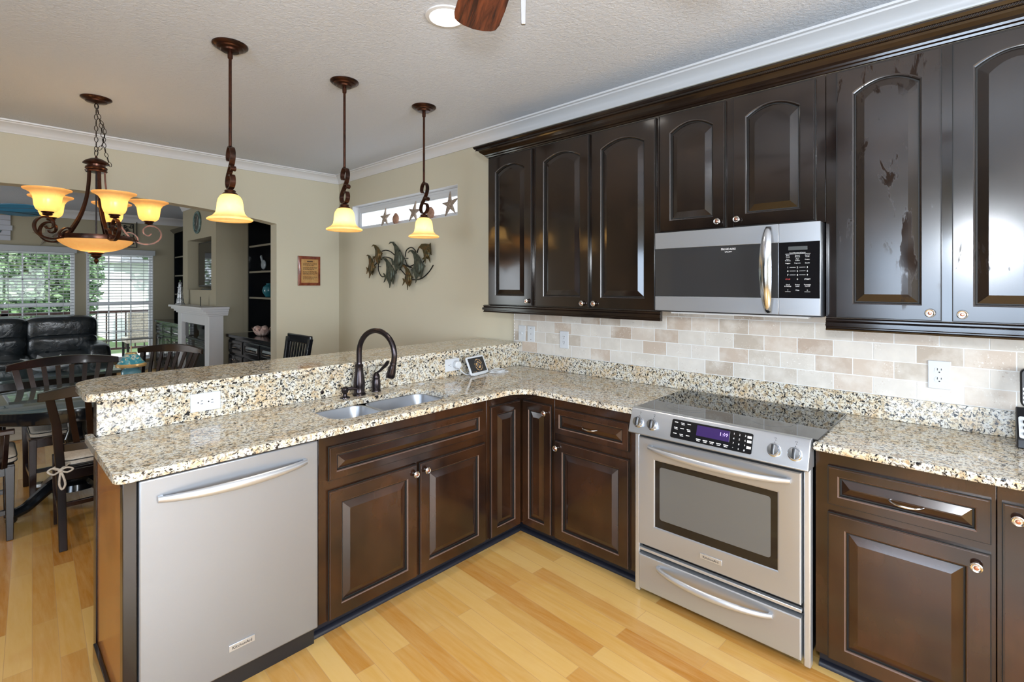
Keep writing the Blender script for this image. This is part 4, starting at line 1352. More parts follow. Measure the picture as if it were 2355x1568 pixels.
# kitchen ceiling fan (one blade reaches into the picture)
M['rose'] = rosewood('striped_rosewood', (0.018, 0.005, 0.005), (0.20, 0.055, 0.022), (2.0, 26, 2.0))
M['pewter'] = simple('pewter_metal', (0.35, 0.34, 0.33), 0.3, 0.9)
fx_, fy_, fz_ = -0.766, 0.858, 2.45
t = thing('ceiling_fan', 'ceiling fan with dark striped rosewood blades above the kitchen floor', 'ceiling fan', (fx_, fy_, fz_))
MB().lathe([(0.07, CEIL - 0.001), (0.065, CEIL - 0.04), (0.02, CEIL - 0.06), (0.013, CEIL - 0.07), (0.013, 2.60), (0.06, 2.585), (0.105, 2.56), (0.115, 2.50), (0.10, 2.47), (0.03, 2.462)], (fx_, fy_, 0), 32).build('motor_housing', M['bronze'], t)
MB().lathe([(0.05, 2.462), (0.055, 2.44), (0.045, 2.41), (0.001, 2.40)], (fx_, fy_, 0), 28).build('switch_housing', M['bronze'], t)
for k in range(5):
    a = R(147.5 + 72 * k)
    ca, sa = math.cos(a), math.sin(a)
    b = MB()
    L = []
    half = [(0.16, 0.052), (0.24, 0.060), (0.38, 0.070), (0.52, 0.078), (0.62, 0.080), (0.655, 0.074), (0.672, 0.060), (0.684, 0.035)]
    out = [(r, -w_) for r, w_ in half] + [(0.690, 0.0)] + [(r, w_) for r, w_ in reversed(half)]
    o = thing  # noqa
    bl = MB().prism(out, lambda r, c_, d: (r, c_, d + 0.16 * c_), 0, 0.006)
    ob = bl.build('blade', M['rose'], None, bevel=0.0015)
    ob.parent = t
    ob.location = (0, 0, 0)
    ob.rotation_euler = (0, 0, a)
    ir = MB().bar((0.06, 0, 0.004), (0.20, 0, 0.001), 0.035, 0.006)
    io = ir.build('blade_iron', M['bronze'], None)
    io.parent = ob
b = MB()
cx2, cy2 = fx_ + 0.014, fy_ - 0.022
for i in range(67):
    z = 2.44 - i * 0.0042
    b.ball((cx2, cy2, z), 0.0017, n=6, m=4)
c = b.build('pull_chain', M['pewter'], t)
b = MB().prism([(-0.007, 0), (0.007, 0), (0.0055, -0.058), (0.0045, -0.062), (-0.0045, -0.062), (-0.0055, -0.058)], lambda a_, c_, d: (cx2 + a_ * rgt.x + d * fwd.x, cy2 + a_ * rgt.y + d * fwd.y, 2.168 + c_), -0.0035, 0.0035)
b.build('chain_fob', M['pewter'], c, bevel=0.0015)

# ================================================================ wall decoration near the window
# fish sculpture on the range wall: fish are shaped metal plates standing off the wall
fwall = lambda px, pz, d: (px, WY - d, pz)


def art_uv(cx_, cy_):
    """point of the sculpture in its own flat layout (0..2016, 0..1568) -> wall X, Z"""
    u = 830 + cx_ / 11.2
    v = 540 + cy_ / 11.2
    s = (u - 1177.5) / 1153.1
    th = 0.7551
    rx = -math.sin(th) + s * math.cos(th); ry = math.cos(th) + s * math.sin(th)
    D = 2.80 / ry
    return D * rx, CZ - (v - 656.2) * D / 1153.1


M['fish_g'] = mottled('green_patina_metal', [(0.02, 0.024, 0.02), (0.07, 0.08, 0.06), (0.11, 0.12, 0.09)], 30, 0.35, 0.7, bmp=0.2)
M['fish_b'] = mottled('bronze_patina_metal', [(0.02, 0.018, 0.012), (0.09, 0.07, 0.025), (0.18, 0.08, 0.025)], 26, 0.35, 0.7, bmp=0.2)
M['iron'] = simple('black_iron', (0.012, 0.012, 0.012), 0.4, 0.6)
FISH = [
    ('fish_b', [(130, 545), (170, 505), (230, 540), (290, 640), (345, 790), (385, 825), (340, 870), (330, 940), (290, 1040), (272, 975), (240, 1040), (205, 1120), (212, 1000), (175, 900), (185, 830), (205, 740), (200, 640), (180, 545)], [(125, 825), (170, 850), (185, 900), (150, 1000), (135, 1005), (150, 910)]),
    ('fish_b', [(272, 305), (310, 245), (380, 260), (450, 330), (500, 420), (548, 470), (520, 530), (490, 640), (480, 720), (430, 760), (390, 680), (355, 590), (370, 500), (370, 400), (330, 290), (300, 285)], [(290, 565), (330, 550), (345, 600), (350, 700), (335, 720), (330, 640)]),
    ('fish_g', [(515, 620), (560, 585), (640, 600), (720, 690), (800, 810), (850, 910), (915, 950), (910, 985), (870, 1010), (860, 1130), (820, 1275), (800, 1200), (770, 1210), (755, 1280), (735, 1370), (728, 1290), (670, 1150), (640, 1050), (650, 960), (655, 850), (640, 700), (580, 620)], [(565, 980), (610, 1000), (640, 1060), (650, 1130), (600, 1220), (578, 1230), (610, 1110)]),
    ('fish_g', [(710, 240), (750, 175), (830, 175), (930, 280), (1010, 400), (1060, 520), (1120, 590), (1122, 625), (1080, 650), (1070, 740), (1020, 860), (990, 920), (965, 870), (930, 890), (905, 965), (890, 900), (850, 780), (830, 690), (860, 590), (870, 450), (850, 300), (800, 210), (755, 215)], [(770, 620), (810, 640), (830, 700), (850, 780), (800, 780), (790, 700)]),
    ('fish_b', [(1050, 790), (1090, 770), (1150, 800), (1220, 880), (1270, 1000), (1305, 1060), (1340, 1090), (1310, 1120), (1290, 1230), (1250, 1335), (1225, 1290), (1205, 1320), (1192, 1420), (1185, 1290), (1140, 1210), (1125, 1110), (1150, 1020), (1140, 900), (1100, 820)], [(1065, 1115), (1110, 1130), (1140, 1190), (1100, 1260), (1062, 1310), (1090, 1200)]),
    ('fish_g', [(1200, 470), (1240, 400), (1310, 385), (1400, 440), (1500, 560), (1560, 690), (1600, 760), (1655, 800), (1620, 835), (1595, 920), (1565, 1040), (1540, 1120), (1510, 1060), (1450, 1080), (1430, 1160), (1405, 1240), (1400, 1130), (1345, 960), (1340, 860), (1365, 760), (1370, 640), (1340, 500), (1280, 420), (1230, 440)], [(1280, 880), (1330, 880), (1345, 960), (1310, 1020), (1300, 950)]),
    ('fish_b', [(1430, 440), (1480, 320), (1560, 230), (1660, 222), (1760, 240), (1785, 205), (1795, 330), (1810, 520), (1760, 480), (1740, 540), (1770, 620), (1778, 715), (1740, 630), (1690, 580), (1660, 620), (1650, 745), (1620, 600), (1610, 480), (1580, 380), (1520, 340), (1465, 360)], [(1565, 620), (1620, 570), (1640, 600), (1600, 640)]),
]
t = thing('fish_wall_sculpture', 'metal wall sculpture of seven angelfish on looping black rods, under the narrow window', 'wall sculpture', (-4.26, 2.78, 1.72))
for mname, body, tail in FISH:
    cxm = sum(p[0] for p in body) / len(body); cym = sum(p[1] for p in body) / len(body)
    P0 = [art_uv(*p) for p in body]
    n = len(P0)
    b = MB()
    c0 = art_uv(cxm, cym)
    k2 = [(c0[0] + (x - c0[0]) * 0.55, c0[1] + (z - c0[1]) * 0.62) for x, z in P0]
    k3 = [(c0[0] + (x - c0[0]) * 0.2, c0[1] + (z - c0[1]) * 0.3) for x, z in P0]
    b.prism(P0, fwall, 0.034, 0.040)
    gx, gy = c0
    low = [p for p in P0 if p[1] < gy]
    mxx = (min(p[0] for p in low) + max(p[0] for p in low)) / 2
    mz = gy - 0.012
    hwid = (max(p[0] for p in low) - min(p[0] for p in low)) * 0.27
    b.ball((mxx, WY - 0.040, mz), hwid, 0.014, hwid * 1.5, 14, 8)
    f = b.build('fish', M[mname], t, ang=40)
    b = MB().prism([art_uv(*p) for p in tail], lambda a, c, d: fwall(a, c, d), 0.036, 0.039)
    b.build('tail', M[mname], f)
b = MB()
for path in ([(520, 420), (620, 395), (740, 430), (860, 530)], [(500, 640), (560, 575), (680, 580), (790, 630)], [(1120, 560), (1150, 400), (1270, 320), (1370, 390), (1400, 480)], [(1120, 640), (1160, 760), (1240, 810), (1350, 760)],
             [(1430, 460), (1450, 380), (1490, 310)], [(1070, 750), (1180, 810), (1320, 860)], [(1000, 890), (1080, 980), (1140, 1050)], [(1310, 1150), (1450, 1150), (1600, 1080), (1740, 940), (1840, 780)],
             [(430, 740), (430, 900), (480, 1030), (540, 1080), (600, 1060)], [(340, 780), (400, 700)], [(280, 620), (340, 560)], [(1580, 700), (1620, 640)]):
    MB().tube(smooth_path([fwall(*art_uv(*p), 0.030) for p in path], 6), 0.0055, 6).build('rod', M['iron'], t)
for q in ((430, 820), (1130, 600), (1500, 1120)):
    p = art_uv(*q)
    MB().tube([fwall(p[0], p[1], 0.001), fwall(p[0], p[1], 0.030)], 0.004, 6).build('standoff', M['iron'], t)

# plaque on the arch wall
t = thing('plaque', 'small reddish wooden plaque with lines of text on the beige wall right of the arch', 'plaque', (AX + 0.01, 2.487, 1.68))
fl = FM('x', AX)
b = MB()
ro = lambda i, d: [fl(2.362 + i, 1.520 + i, d), fl(2.612 - i, 1.520 + i, d), fl(2.612 - i, 1.842 - i, d), fl(2.362 + i, 1.842 - i, d)]
b.loops([ro(0, 0.001), ro(0, 0.010), ro(0.022, 0.022), ro(0.026, 0.022)])
b.build('backing_board', mottled('red_burl_wood', [(0.10, 0.018, 0.010), (0.30, 0.075, 0.03)], 12, 0.2), t)
b = MB().prism([(2.392, 1.552), (2.582, 1.552), (2.582, 1.808), (2.392, 1.808)], fl, 0.0222, 0.0230)
pl = b.build('text_sheet', mottled('aged_gold_paper', [(0.42, 0.20, 0.06), (0.55, 0.34, 0.13)], 16, 0.3), t)
b = MB()
b.prism([(2.455, 1.778), (2.520, 1.778), (2.520, 1.790), (2.455, 1.790)], fl, 0.0231, 0.0236)
rnd = random.Random(3)
for para, z0 in ((3, 1.760), (3, 1.716), (4, 1.672), (3, 1.612)):
    for i in range(para):
        y = 2.410
        while y < 2.565:
            l_ = rnd.uniform(0.008, 0.022)
            if not (i == para - 1 and y > 2.52):
                b.prism([(y, z0 - i * 0.0105), (min(y + l_, 2.572), z0 - i * 0.0105), (min(y + l_, 2.572), z0 - i * 0.0105 + 0.0045), (y, z0 - i * 0.0105 + 0.0045)], fl, 0.0231, 0.0235)
            y += l_ + 0.004
tag(b.build('print', simple('brown_print', (0.05, 0.02, 0.008), 0.6), pl, smooth=False), kind='stuff')

# starfish and shells along the transom sill
M['star'] = mottled('dried_starfish', [(0.20, 0.14, 0.10), (0.42, 0.34, 0.27)], 60, 0.8, bmp=0.3)
M['shell'] = mottled('brown_shell', [(0.22, 0.10, 0.06), (0.45, 0.26, 0.18)], 30, 0.5)


def star(b, c, U, V, Nn_, r, rot, th=0.018, inner=0.30):
    out = []
    for i in range(10):
        a = R(rot) + i * math.pi / 5
        q = r if i % 2 == 0 else r * inner
        out.append((q * math.cos(a), q * math.sin(a)))
    c, U, V, Nn_ = Vector(c), Vector(U), Vector(V), Vector(Nn_)
    l0 = [c + U * x + V * z for x, z in out]
    l1 = [c + U * x * 0.93 + V * z * 0.93 + Nn_ * th * (0.35 if i % 2 == 0 else 0.8) for i, (x, z) in enumerate(out)]
    lb = [c + U * x * 0.95 + V * z * 0.95 - Nn_ * th * 0.3 for i, (x, z) in enumerate(out)]
    b.loops([lb, l0, l1, [c + Nn_ * th + (p - c) * 0.05 for p in l0]])
    return b


for (lab, x, z, r, rot) in (('pale starfish leaning in the narrow window, leftmost of the three', -4.53, 2.222, 0.105, 20), ('pale starfish leaning in the narrow window, between the two brown shells', -4.02, 2.232, 0.110, 12), ('pale starfish leaning in the narrow window, rightmost, near the wall cabinets', -3.48, 2.235, 0.125, 25)):
    b = MB(); star(b, (x, WY + 0.050, z), (1, 0, 0), (0, 0.10, 0.995), (0, -0.995, 0.10), r, rot)
    lo = min(v[2] for v in b.v)
    b.v = [(v[0], v[1], v[2] - lo + 2.1375) for v in b.v]
    tag(b.build('starfish', M['star'], ang=70), lab, 'starfish', 'starfish in the narrow window')
for lab, x in (('ribbed brown seashell in the narrow window, between the first two starfish', -4.33), ('ribbed brown seashell in the narrow window, behind the farthest pendant lamp', -3.76)):
    b = MB()
    L = []
    for k in range(9):
        a = k / 8
        L.append([(x + 0.058 * math.sin(math.pi * (0.12 + 0.80 * a)) * math.cos(q) * (1 + 0.06 * math.cos(6 * q)), WY + 0.045 + 0.018 * math.sin(math.pi * (0.12 + 0.8 * a)) * math.sin(q), 2.138 + 0.115 * a) for q in [j * math.pi / 8 for j in range(16)]])
    b.loops(L)
    tag(b.build('seashell', M['shell'], ang=70), lab, 'seashell', 'seashells in the narrow window')

# ================================================================ dining set
CW = M['chair_wood']


def dining_chair(label, x, y, rz, arms=False, tie=False):
    t = thing('dining_chair', label, 'chair', (0, 0, 0), 'slat-back dining chairs around the round table')
    for s in (-1, 1):
        MB().loops([[(s * 0.225 + a, -0.270 + c, 0.0005) for a, c in ((-.019, -.02), (.019, -.02), (.019, .02), (-.019, .02))],
                    [(s * 0.228 + a, -0.225 + c, 0.25) for a, c in ((-.020, -.022), (.020, -.022), (.020, .022), (-.020, .022))],
                    [(s * 0.232 + a, -0.210 + c, 0.46) for a, c in ((-.021, -.024), (.021, -.024), (.021, .024), (-.021, .024))],
                    [(s * 0.252 + a, -0.245 + c, 0.72) for a, c in ((-.021, -.020), (.021, -.020), (.021, .020), (-.021, .020))],
                    [(s * 0.285 + a, -0.300 + c, 0.885) for a, c in ((-.020, -.014), (.020, -.014), (.020, .014), (-.020, .014))]]).build('leg', CW, t, bevel=0.003)
        MB().loops([[(s * 0.215 + a, 0.195 + c, z) for a, c in ((-w_, -w_), (w_, -w_), (w_, w_), (-w_, w_))] for z, w_ in ((0.0005, .016), (0.20, .019), (0.445, .022))]).build('leg', CW, t, bevel=0.003)
        if arms:
            b = MB().bar((s * 0.245, -0.23, 0.655), (s * 0.262, 0.215, 0.655), 0.050, 0.026).bar((s * 0.240, 0.165, 0.44), (s * 0.255, 0.175, 0.645), 0.03, 0.03)
            b.build('armrest', CW, t, bevel=0.004)
    b = MB().bar((-0.21, 0.195, 0.415), (0.21, 0.195, 0.415), 0.022, 0.055).bar((-0.215, -0.215, 0.415), (0.215, -0.215, 0.415), 0.022, 0.055)
    for s in (-1, 1):
        b.bar((s * 0.222, -0.20, 0.415), (s * 0.215, 0.19, 0.415), 0.022, 0.055)
    b.box(-0.225, -0.205, 0.440, 0.225, 0.215, 0.452)
    b.build('seat_frame', CW, t, bevel=0.002)
    b = MB().bar((-0.215, 0.0, 0.17), (0.215, 0.0, 0.17), 0.020, 0.028)
    for s in (-1, 1):
        b.bar((s * 0.226, -0.245, 0.17), (s * 0.215, 0.19, 0.17), 0.020, 0.030)
    b.build('stretcher', CW, t, bevel=0.002)
    L = []
    for i in range(17):
        s = i / 8 - 1
        yb = -0.300 - 0.050 * (1 - s * s)
        zc = 0.898 + 0.028 * (1 - s * s)
        hh = 0.024 + 0.012 * (1 - s * s)
        L.append([(0.335 * s, yb - 0.013, zc - hh), (0.335 * s, yb + 0.013, zc - hh), (0.335 * s, yb + 0.017, zc + hh), (0.335 * s, yb - 0.013, zc + hh)])
    MB().loops(L).build('top_rail', CW, t, bevel=0.004)
    L = []
    for i in range(9):
        s = i / 4 - 1
        yb = -0.218 - 0.030 * (1 - s * s)
        L.append([(0.235 * s, yb - 0.011, 0.555), (0.235 * s, yb + 0.011, 0.555), (0.235 * s, yb + 0.011, 0.600), (0.235 * s, yb - 0.011, 0.600)])
    MB().loops(L).build('lower_rail', CW, t, bevel=0.003)
    for i in range(6):
        s = (i + 0.5) / 3 - 1
        s *= 0.86
        a = Vector((0.225 * s, -0.218 - 0.030 * (1 - s * s), 0.598)); c = Vector((0.290 * s, -0.300 - 0.050 * (1 - s * s), 0.885))
        m_ = (a + c) / 2 + Vector((0, 0.006, 0))
        MB().tube([a, m_, c], 1.0, flat=(0.030, 0.012), up=(1, 0, 0)).build('slat', CW, t)
    # cushion
    b = MB()
    P = rrect(-0.225, -0.195, 0.225, 0.225, 0.06, 6)
    b.loops([[(px * k, py * k, z) for px, py in P] for k, z in ((0.94, 0.4525), (1.0, 0.458), (1.01, 0.468), (1.01, 0.482), (0.99, 0.494), (0.90, 0.502), (0.5, 0.505))])
    cu = b.build('seat_cushion', M['linen'], t, ang=60)
    b = MB()
    for k, z in ((1.012, 0.489), (1.012, 0.462)):
        b.tube([(px * k, py * k, z) for px, py in P], 0.0032, 6, closed=True)
    b.build('piping', M['black'], cu)
    if tie:
        for s in (-1, 1):
            b = MB()
            kx_ = s * 0.235
            b.tube(smooth_path([(s * 0.19, -0.19, 0.475), (s * 0.222, -0.240, 0.468), (kx_ + 0.004 * s, -0.247, 0.462), (s * 0.262, -0.215, 0.468), (s * 0.215, -0.175, 0.475)], 4), 0.006, 6)
            for sg, dz in ((1, 0.0), (-1, 0.01)):
                b.tube(smooth_path([(kx_, -0.250, 0.460), (kx_ + 0.030 * sg, -0.258, 0.470 + dz), (kx_ + 0.055 * sg, -0.256, 0.455 + dz), (kx_ + 0.030 * sg, -0.256, 0.442), (kx_, -0.252, 0.456)], 4), 0.005, 6)
            b.tube(smooth_path([(kx_, -0.252, 0.456), (kx_ + 0.012, -0.262, 0.420), (kx_ + 0.020, -0.262, 0.375), (kx_ + 0.006, -0.262, 0.350), (kx_ - 0.006, -0.262, 0.385), (kx_, -0.254, 0.45)], 4), 0.0055, 6)
            b.ball((kx_, -0.256, 0.458), 0.012)
            b.build('cushion_tie', M['linen'], cu)
    t.location = (x, y, 0)
    t.rotation_euler = (0, 0, rz)
    return t


dining_chair('dark slat-back dining chair nearest the bar, with a cushion tie knotted on its post', -4.12, 0.555, R(90), tie=True)
dining_chair('dark slat-back dining chair across the round table, its curved rail before the sofa', -5.02, 0.47, R(-90))
dining_chair('dark slat-back dining chair turned at an angle in the archway, behind the turquoise jar', -5.45, 1.00, R(-144))
dining_chair('dark wooden dining chair with armrests at the left edge of the picture', -4.46, -0.07, 0, arms=True)

t = thing('dining_table', 'round black pedestal dining table with a glossy top', 'table', (-4.72, 0.48, 0))
tx, ty = -4.72, 0.48
MB().lathe([(0.001, 0.7535), (0.525, 0.7535), (0.545, 0.750), (0.548, 0.742), (0.540, 0.736), (0.001, 0.736)], (tx, ty, 0), 64).build('table_top', M['glass_table'], t)
MB().lathe([(0.47, 0.7355), (0.50, 0.735), (0.505, 0.70), (0.50, 0.655), (0.49, 0.648), (0.47, 0.655)], (tx, ty, 0), 64).build('apron', M['black_wood'], t)
MB().lathe([(0.20, 0.7355), (0.20, 0.71), (0.08, 0.69), (0.06, 0.62), (0.055, 0.50), (0.075, 0.44), (0.062, 0.40), (0.058, 0.28), (0.070, 0.24), (0.11, 0.215), (0.13, 0.19), (0.12, 0.165), (0.15, 0.14), (0.16, 0.10), (0.02, 0.09)], (tx, ty, 0), 32).build('pedestal', M['black_wood'], t)
for k in range(4):
    a = R(28 + 90 * k)
    b = MB()
    P = [(0.08, 0.165), (0.16, 0.150), (0.24, 0.105), (0.31, 0.062), (0.37, 0.050), (0.40, 0.045)]
    b.tube(smooth_path([(tx + r * math.cos(a), ty + r * math.sin(a), z) for r, z in P], 4), [0.042 - 0.012 * i / 20 for i in range(21)], 10)
    b.lathe([(0.022, 0.0005), (0.030, 0.012), (0.030, 0.035), (0.018, 0.05)], (tx + 0.385 * math.cos(a), ty + 0.385 * math.sin(a), 0), 14)
    b.build('foot', M['black_wood'], t)

# shaded jar candle
jx, jy, jz = -4.80, 0.805, 0.754
t = thing('jar_candle', 'blue glass jar candle with a turquoise and gold starfish shade on the round table', 'candle', (jx, jy, jz))
MB().lathe([(0.045, 0.0005), (0.060, 0.008), (0.063, 0.03), (0.063, 0.105), (0.052, 0.122), (0.045, 0.128), (0.045, 0.150)], (jx, jy, jz), 28).build('jar', simple('blue_jar_glass', (0.12, 0.28, 0.33), 0.12), t)
MB().box(jx + 0.0605, jy - 0.022, jz + 0.03, jx + 0.0655, jy + 0.022, jz + 0.08).build('jar_label', M['linen'], t)
m, nt, p = new_mat('mosaic_shade')
n = noise(nt, wpos(nt), 30, 2, 0.5, 0.8)
nt.links.new(ramp(nt, n, [(0.40, (0.03, 0.25, 0.33)), (0.5, (0.10, 0.42, 0.48)), (0.56, (0.62, 0.58, 0.42)), (0.64, (0.05, 0.20, 0.25))], 'CONSTANT').outputs[0], p.inputs['Base Color'])
p.inputs['Roughness'].default_value = 0.3
MB().lathe([(0.092, 0.152), (0.090, 0.166), (0.050, 0.222), (0.036, 0.240), (0.034, 0.238), (0.086, 0.158)], (jx, jy, jz), 32, caps=False).build('shade', m, t, ang=80)
MB().lathe([(0.097, 0.144), (0.098, 0.156), (0.089, 0.168), (0.080, 0.160)], (jx, jy, jz), 32, caps=False).build('shade_band', simple('gold_band', (0.55, 0.36, 0.14), 0.3, 0.3), t)
MB().lathe([(0.040, 0.240), (0.034, 0.250), (0.004, 0.252), (0.003, 0.262), (0.004, 0.300), (0.001, 0.302)], (jx, jy, jz), 20).build('shade_cap', simple('gold_cap', (0.55, 0.40, 0.18), 0.3, 0.4), t)

# counter stool behind the bar
t = thing('bar_stool', 'black slat-back bar stool behind the bar, in front of the arch wall', 'stool', (-4.47, 1.78, 0))
for s in (-1, 1):
    MB().loops([[(-4.47 + s * xx + a, yy + c, z) for a, c in ((-.018, -.018), (.018, -.018), (.018, .018), (-.018, .018))] for xx, yy, z in ((0.22, 1.985, 0.0005), (0.20, 1.95, 0.60), (0.205, 1.92, 0.75), (0.225, 1.965, 1.055))]).build('leg', M['black_wood'], t, bevel=0.003)
    MB().loops([[(-4.47 + s * xx + a, yy + c, z) for a, c in ((-.018, -.018), (.018, -.018), (.018, .018), (-.018, .018))] for xx, yy, z in ((0.22, 1.55, 0.0005), (0.19, 1.58, 0.60))]).build('leg', M['black_wood'], t, bevel=0.003)
MB().loops([[(-4.47 + px, 1.765 + py, z) for px, py in rrect(-0.21 * k, -0.20 * k, 0.21 * k, 0.19 * k, 0.04)] for k, z in ((0.96, 0.601), (1.0, 0.612), (1.0, 0.640), (0.9, 0.655))]).build('seat', M['leather'], t)
MB().bar((-4.705, 1.970, 1.045), (-4.235, 1.970, 1.045), 0.026, 0.075).build('top_rail', M['black_wood'], t, bevel=0.008, seg=3)
MB().bar((-4.66, 1.925, 0.745), (-4.28, 1.925, 0.745), 0.022, 0.04).build('lower_rail', M['black_wood'], t)
for i in range(7):
    x = -4.47 + (i - 3) * 0.053
    MB().bar((x, 1.926, 0.755), (x * 1.0, 1.966, 1.02), 0.026, 0.010, up=(0, 1, 0)).build('slat', M['black_wood'], t)
MB().bar((-4.66, 1.56, 0.25), (-4.28, 1.56, 0.25), 0.024, 0.03).build('footrest', M['black_wood'], t)

# ================================================================ living room
FX0, FX1 = -8.86, -7.31
b = MB(); holed(b, FX0, FX1, 0, CEIL, [(-8.61, -7.50, 1.458, 2.18), (-8.50, -7.34, 0.05, 0.99)], lambda m, a, c, e, f: m.box(a, 2.12, e, c, 2.45, f))
b.box(FX0, 2.4505, 0, FX1, WY - 0.001, CEIL)
struct('wall_fireplace', b, M['wall_living'])
struct('trim_4', MB().prism(CPL, lambda a, c, d: (d, 2.12 - a, CEIL + c), FX0, FX1).prism(CPL, lambda a, c, d: (FX1 + a, d, CEIL + c), 2.12, WY), M['trimw'])

t = thing('television', 'flat black television set into the wall niche above the mantel, reflecting a window', 'television', (-8.0, 2.30, 1.46))
MB().box(-8.50, 2.235, 1.505, -7.54, 2.275, 2.150).build('television_case', M['black'], t, bevel=0.004)
MB().box(-8.478, 2.2335, 1.53, -7.562, 2.2348, 2.128).build('screen', M['black_gloss'], t)
MB().box(-8.25, 2.20, 1.4585, -7.80, 2.36, 1.472).box(-8.08, 2.276, 1.472, -7.96, 2.30, 1.60).build('television_stand', M['black'], t)

t = thing('wall_clock', 'oval dark-faced wall clock above the television niche', 'clock', (-8.09, 2.10, 2.41))
MB().lathe([(0.155, 0.001), (0.160, 0.018), (0.145, 0.030), (0.128, 0.024), (0.126, 0.010)], (-8.09, 2.12, 2.41), 40, (0, -1, 0)).build('clock_rim', mottled('teal_rim', [(0.05, 0.09, 0.09), (0.20, 0.30, 0.28)], 20, 0.5), t)
MB().lathe([(0.127, 0.006), (0.127, 0.012), (0.001, 0.0125)], (-8.09, 2.12, 2.41), 40, (0, -1, 0)).build('clock_face', simple('dark_clock_face', (0.05, 0.06, 0.055), 0.4), t)
b = MB().bar((-8.09, 2.105, 2.41), (-8.05, 2.105, 2.49), 0.008, 0.003, (0, 1, 0)).bar((-8.09, 2.105, 2.41), (-8.13, 2.105, 2.37), 0.010, 0.003, (0, 1, 0))
for i in range(12):
    a = R(30 * i)
    b.bar((-8.09 + 0.10 * math.cos(a), 2.106, 2.41 + 0.10 * math.sin(a)), (-8.09 + 0.12 * math.cos(a), 2.106, 2.41 + 0.12 * math.sin(a)), 0.007, 0.002, (0, 1, 0))
b.build('hand', M['linen'], t)

t = thing('fireplace_mantel', 'white painted fireplace mantel with stepped shelf in the living room', 'mantel', (-8.02, 2.06, 0))
MW = M['trimw']
b = MB().box(-8.60, 1.995, 0.0, -8.42, 2.1185, 1.13).box(-7.33, 1.995, 0.0, -7.3075, 2.1185, 1.13).box(-7.3085, 1.995, 0.0, -7.16, 2.165, 1.13).box(-8.42, 2.010, 1.0, -7.33, 2.1185, 1.13)
b.build('surround', MW, t, bevel=0.004)
b = MB()
for a0, z0, z1 in ((0.02, 1.1305, 1.155), (0.045, 1.155, 1.185), (0.075, 1.185, 1.215), (0.105, 1.215, 1.245)):
    b.box(-8.60 - a0 * 0.7, 1.995 - a0, z0, -7.3085, 2.1185, z1).box(-7.3085, 1.995 - a0, z0, -7.16 + a0 * 0.7, 2.165 + 0.05, z1)
b.build('mantel_shelf', MW, t, bevel=0.003)
t = thing('fireplace', 'black glass-fronted fireplace inside the white mantel', 'fireplace', (-8.03, 2.20, 0.05))
MB().box(-8.41, 2.05, 0.055, -7.34, 2.1195, 0.998).build('firebox', M['black_wood'], t)
MB().box(-8.40, 2.042, 0.80, -7.35, 2.0495, 0.985).build('glass_panel', M['black_gloss'], t)
MB().box(-8.33, 2.032, 0.06, -7.42, 2.0495, 0.79).build('fire_screen', M['black'], t, bevel=0.006)
b = MB()
for i in range(3):
    b.box(-8.30, 2.025, 0.69 + i * 0.028, -7.46, 2.0318, 0.71 + i * 0.028)
b.build('louver', M['mw_glass'], t)

# lighthouse bottle, sail
t = thing('lighthouse_ornament', 'tall silver lighthouse ornament at the left end of the mantel', 'ornament', (-8.50, 2.0, 1.2455))
b = MB().lathe([(0.062, 0), (0.060, 0.012), (0.050, 0.02), (0.044, 0.08), (0.047, 0.085), (0.040, 0.09), (0.036, 0.16), (0.040, 0.165), (0.032, 0.17), (0.028, 0.24), (0.038, 0.246), (0.038, 0.254), (0.022, 0.256), (0.020, 0.30), (0.026, 0.304), (0.012, 0.325), (0.003, 0.345)], (-8.50, 2.0, 1.2455), 20)
b.build('tower', mottled('silver_brick_tower', [(0.10, 0.11, 0.12), (0.62, 0.64, 0.66)], 45, 0.3, 0.5), t)
MB().lathe([(0.014, 0.343), (0.012, 0.352), (0.001, 0.356)], (-8.50, 2.0, 1.2455), 12).build('tower_cap', simple('green_cap', (0.10, 0.20, 0.06), 0.5), t)
b = MB().prism([(0, 0), (0.030, 0.0), (0.036, 0.05), (0.028, 0.10), (0.018, 0.125), (0.012, 0.08)], lambda a, c, d: (-7.62 + a, 2.02 + d - a * 0.3, 1.246 + c), 0, 0.012)
tag(b.build('fin_ornament', simple('dark_ornament', (0.05, 0.045, 0.035), 0.4)), 'small dark curved fin ornament at the right end of the mantel', 'ornament')


def low_cabinet(label, x0, x1, n):
    t = thing('low_cabinet', label, 'cabinet', ((x0 + x1) / 2, 2.5, 0))
    MB().box(x0, 2.235, 0, x1, 2.836, 0.858).build('cabinet_body', M['black_wood'], t)
    MB().box(x0 - 0.0, 2.195, 0.8585, x1, 2.836, 0.898).build('cabinet_top', M['black_wood'], t, bevel=0.004)
    fl_ = FM('y', 2.235)
    w_ = (x1 - x0) / n
    for i in range(n):
        a, c = x0 + i * w_ + 0.02, x0 + (i + 1) * w_ - 0.02
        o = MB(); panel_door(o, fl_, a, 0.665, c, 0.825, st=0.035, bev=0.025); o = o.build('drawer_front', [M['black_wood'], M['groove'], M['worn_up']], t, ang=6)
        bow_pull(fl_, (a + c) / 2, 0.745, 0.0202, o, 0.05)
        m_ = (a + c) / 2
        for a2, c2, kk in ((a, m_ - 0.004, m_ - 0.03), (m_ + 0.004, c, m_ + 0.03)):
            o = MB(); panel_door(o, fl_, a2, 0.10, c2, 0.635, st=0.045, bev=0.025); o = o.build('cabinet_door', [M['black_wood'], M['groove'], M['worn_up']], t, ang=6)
            knob(fl_, kk, 0.585, 0.0202, o, 0.012)
    return t


low_cabinet('black built-in low cabinet with drawers, left of the white mantel', -11.075, -8.862, 4)
low_cabinet('black built-in low cabinet with drawers, right of the white mantel', -7.159, -5.57, 3)


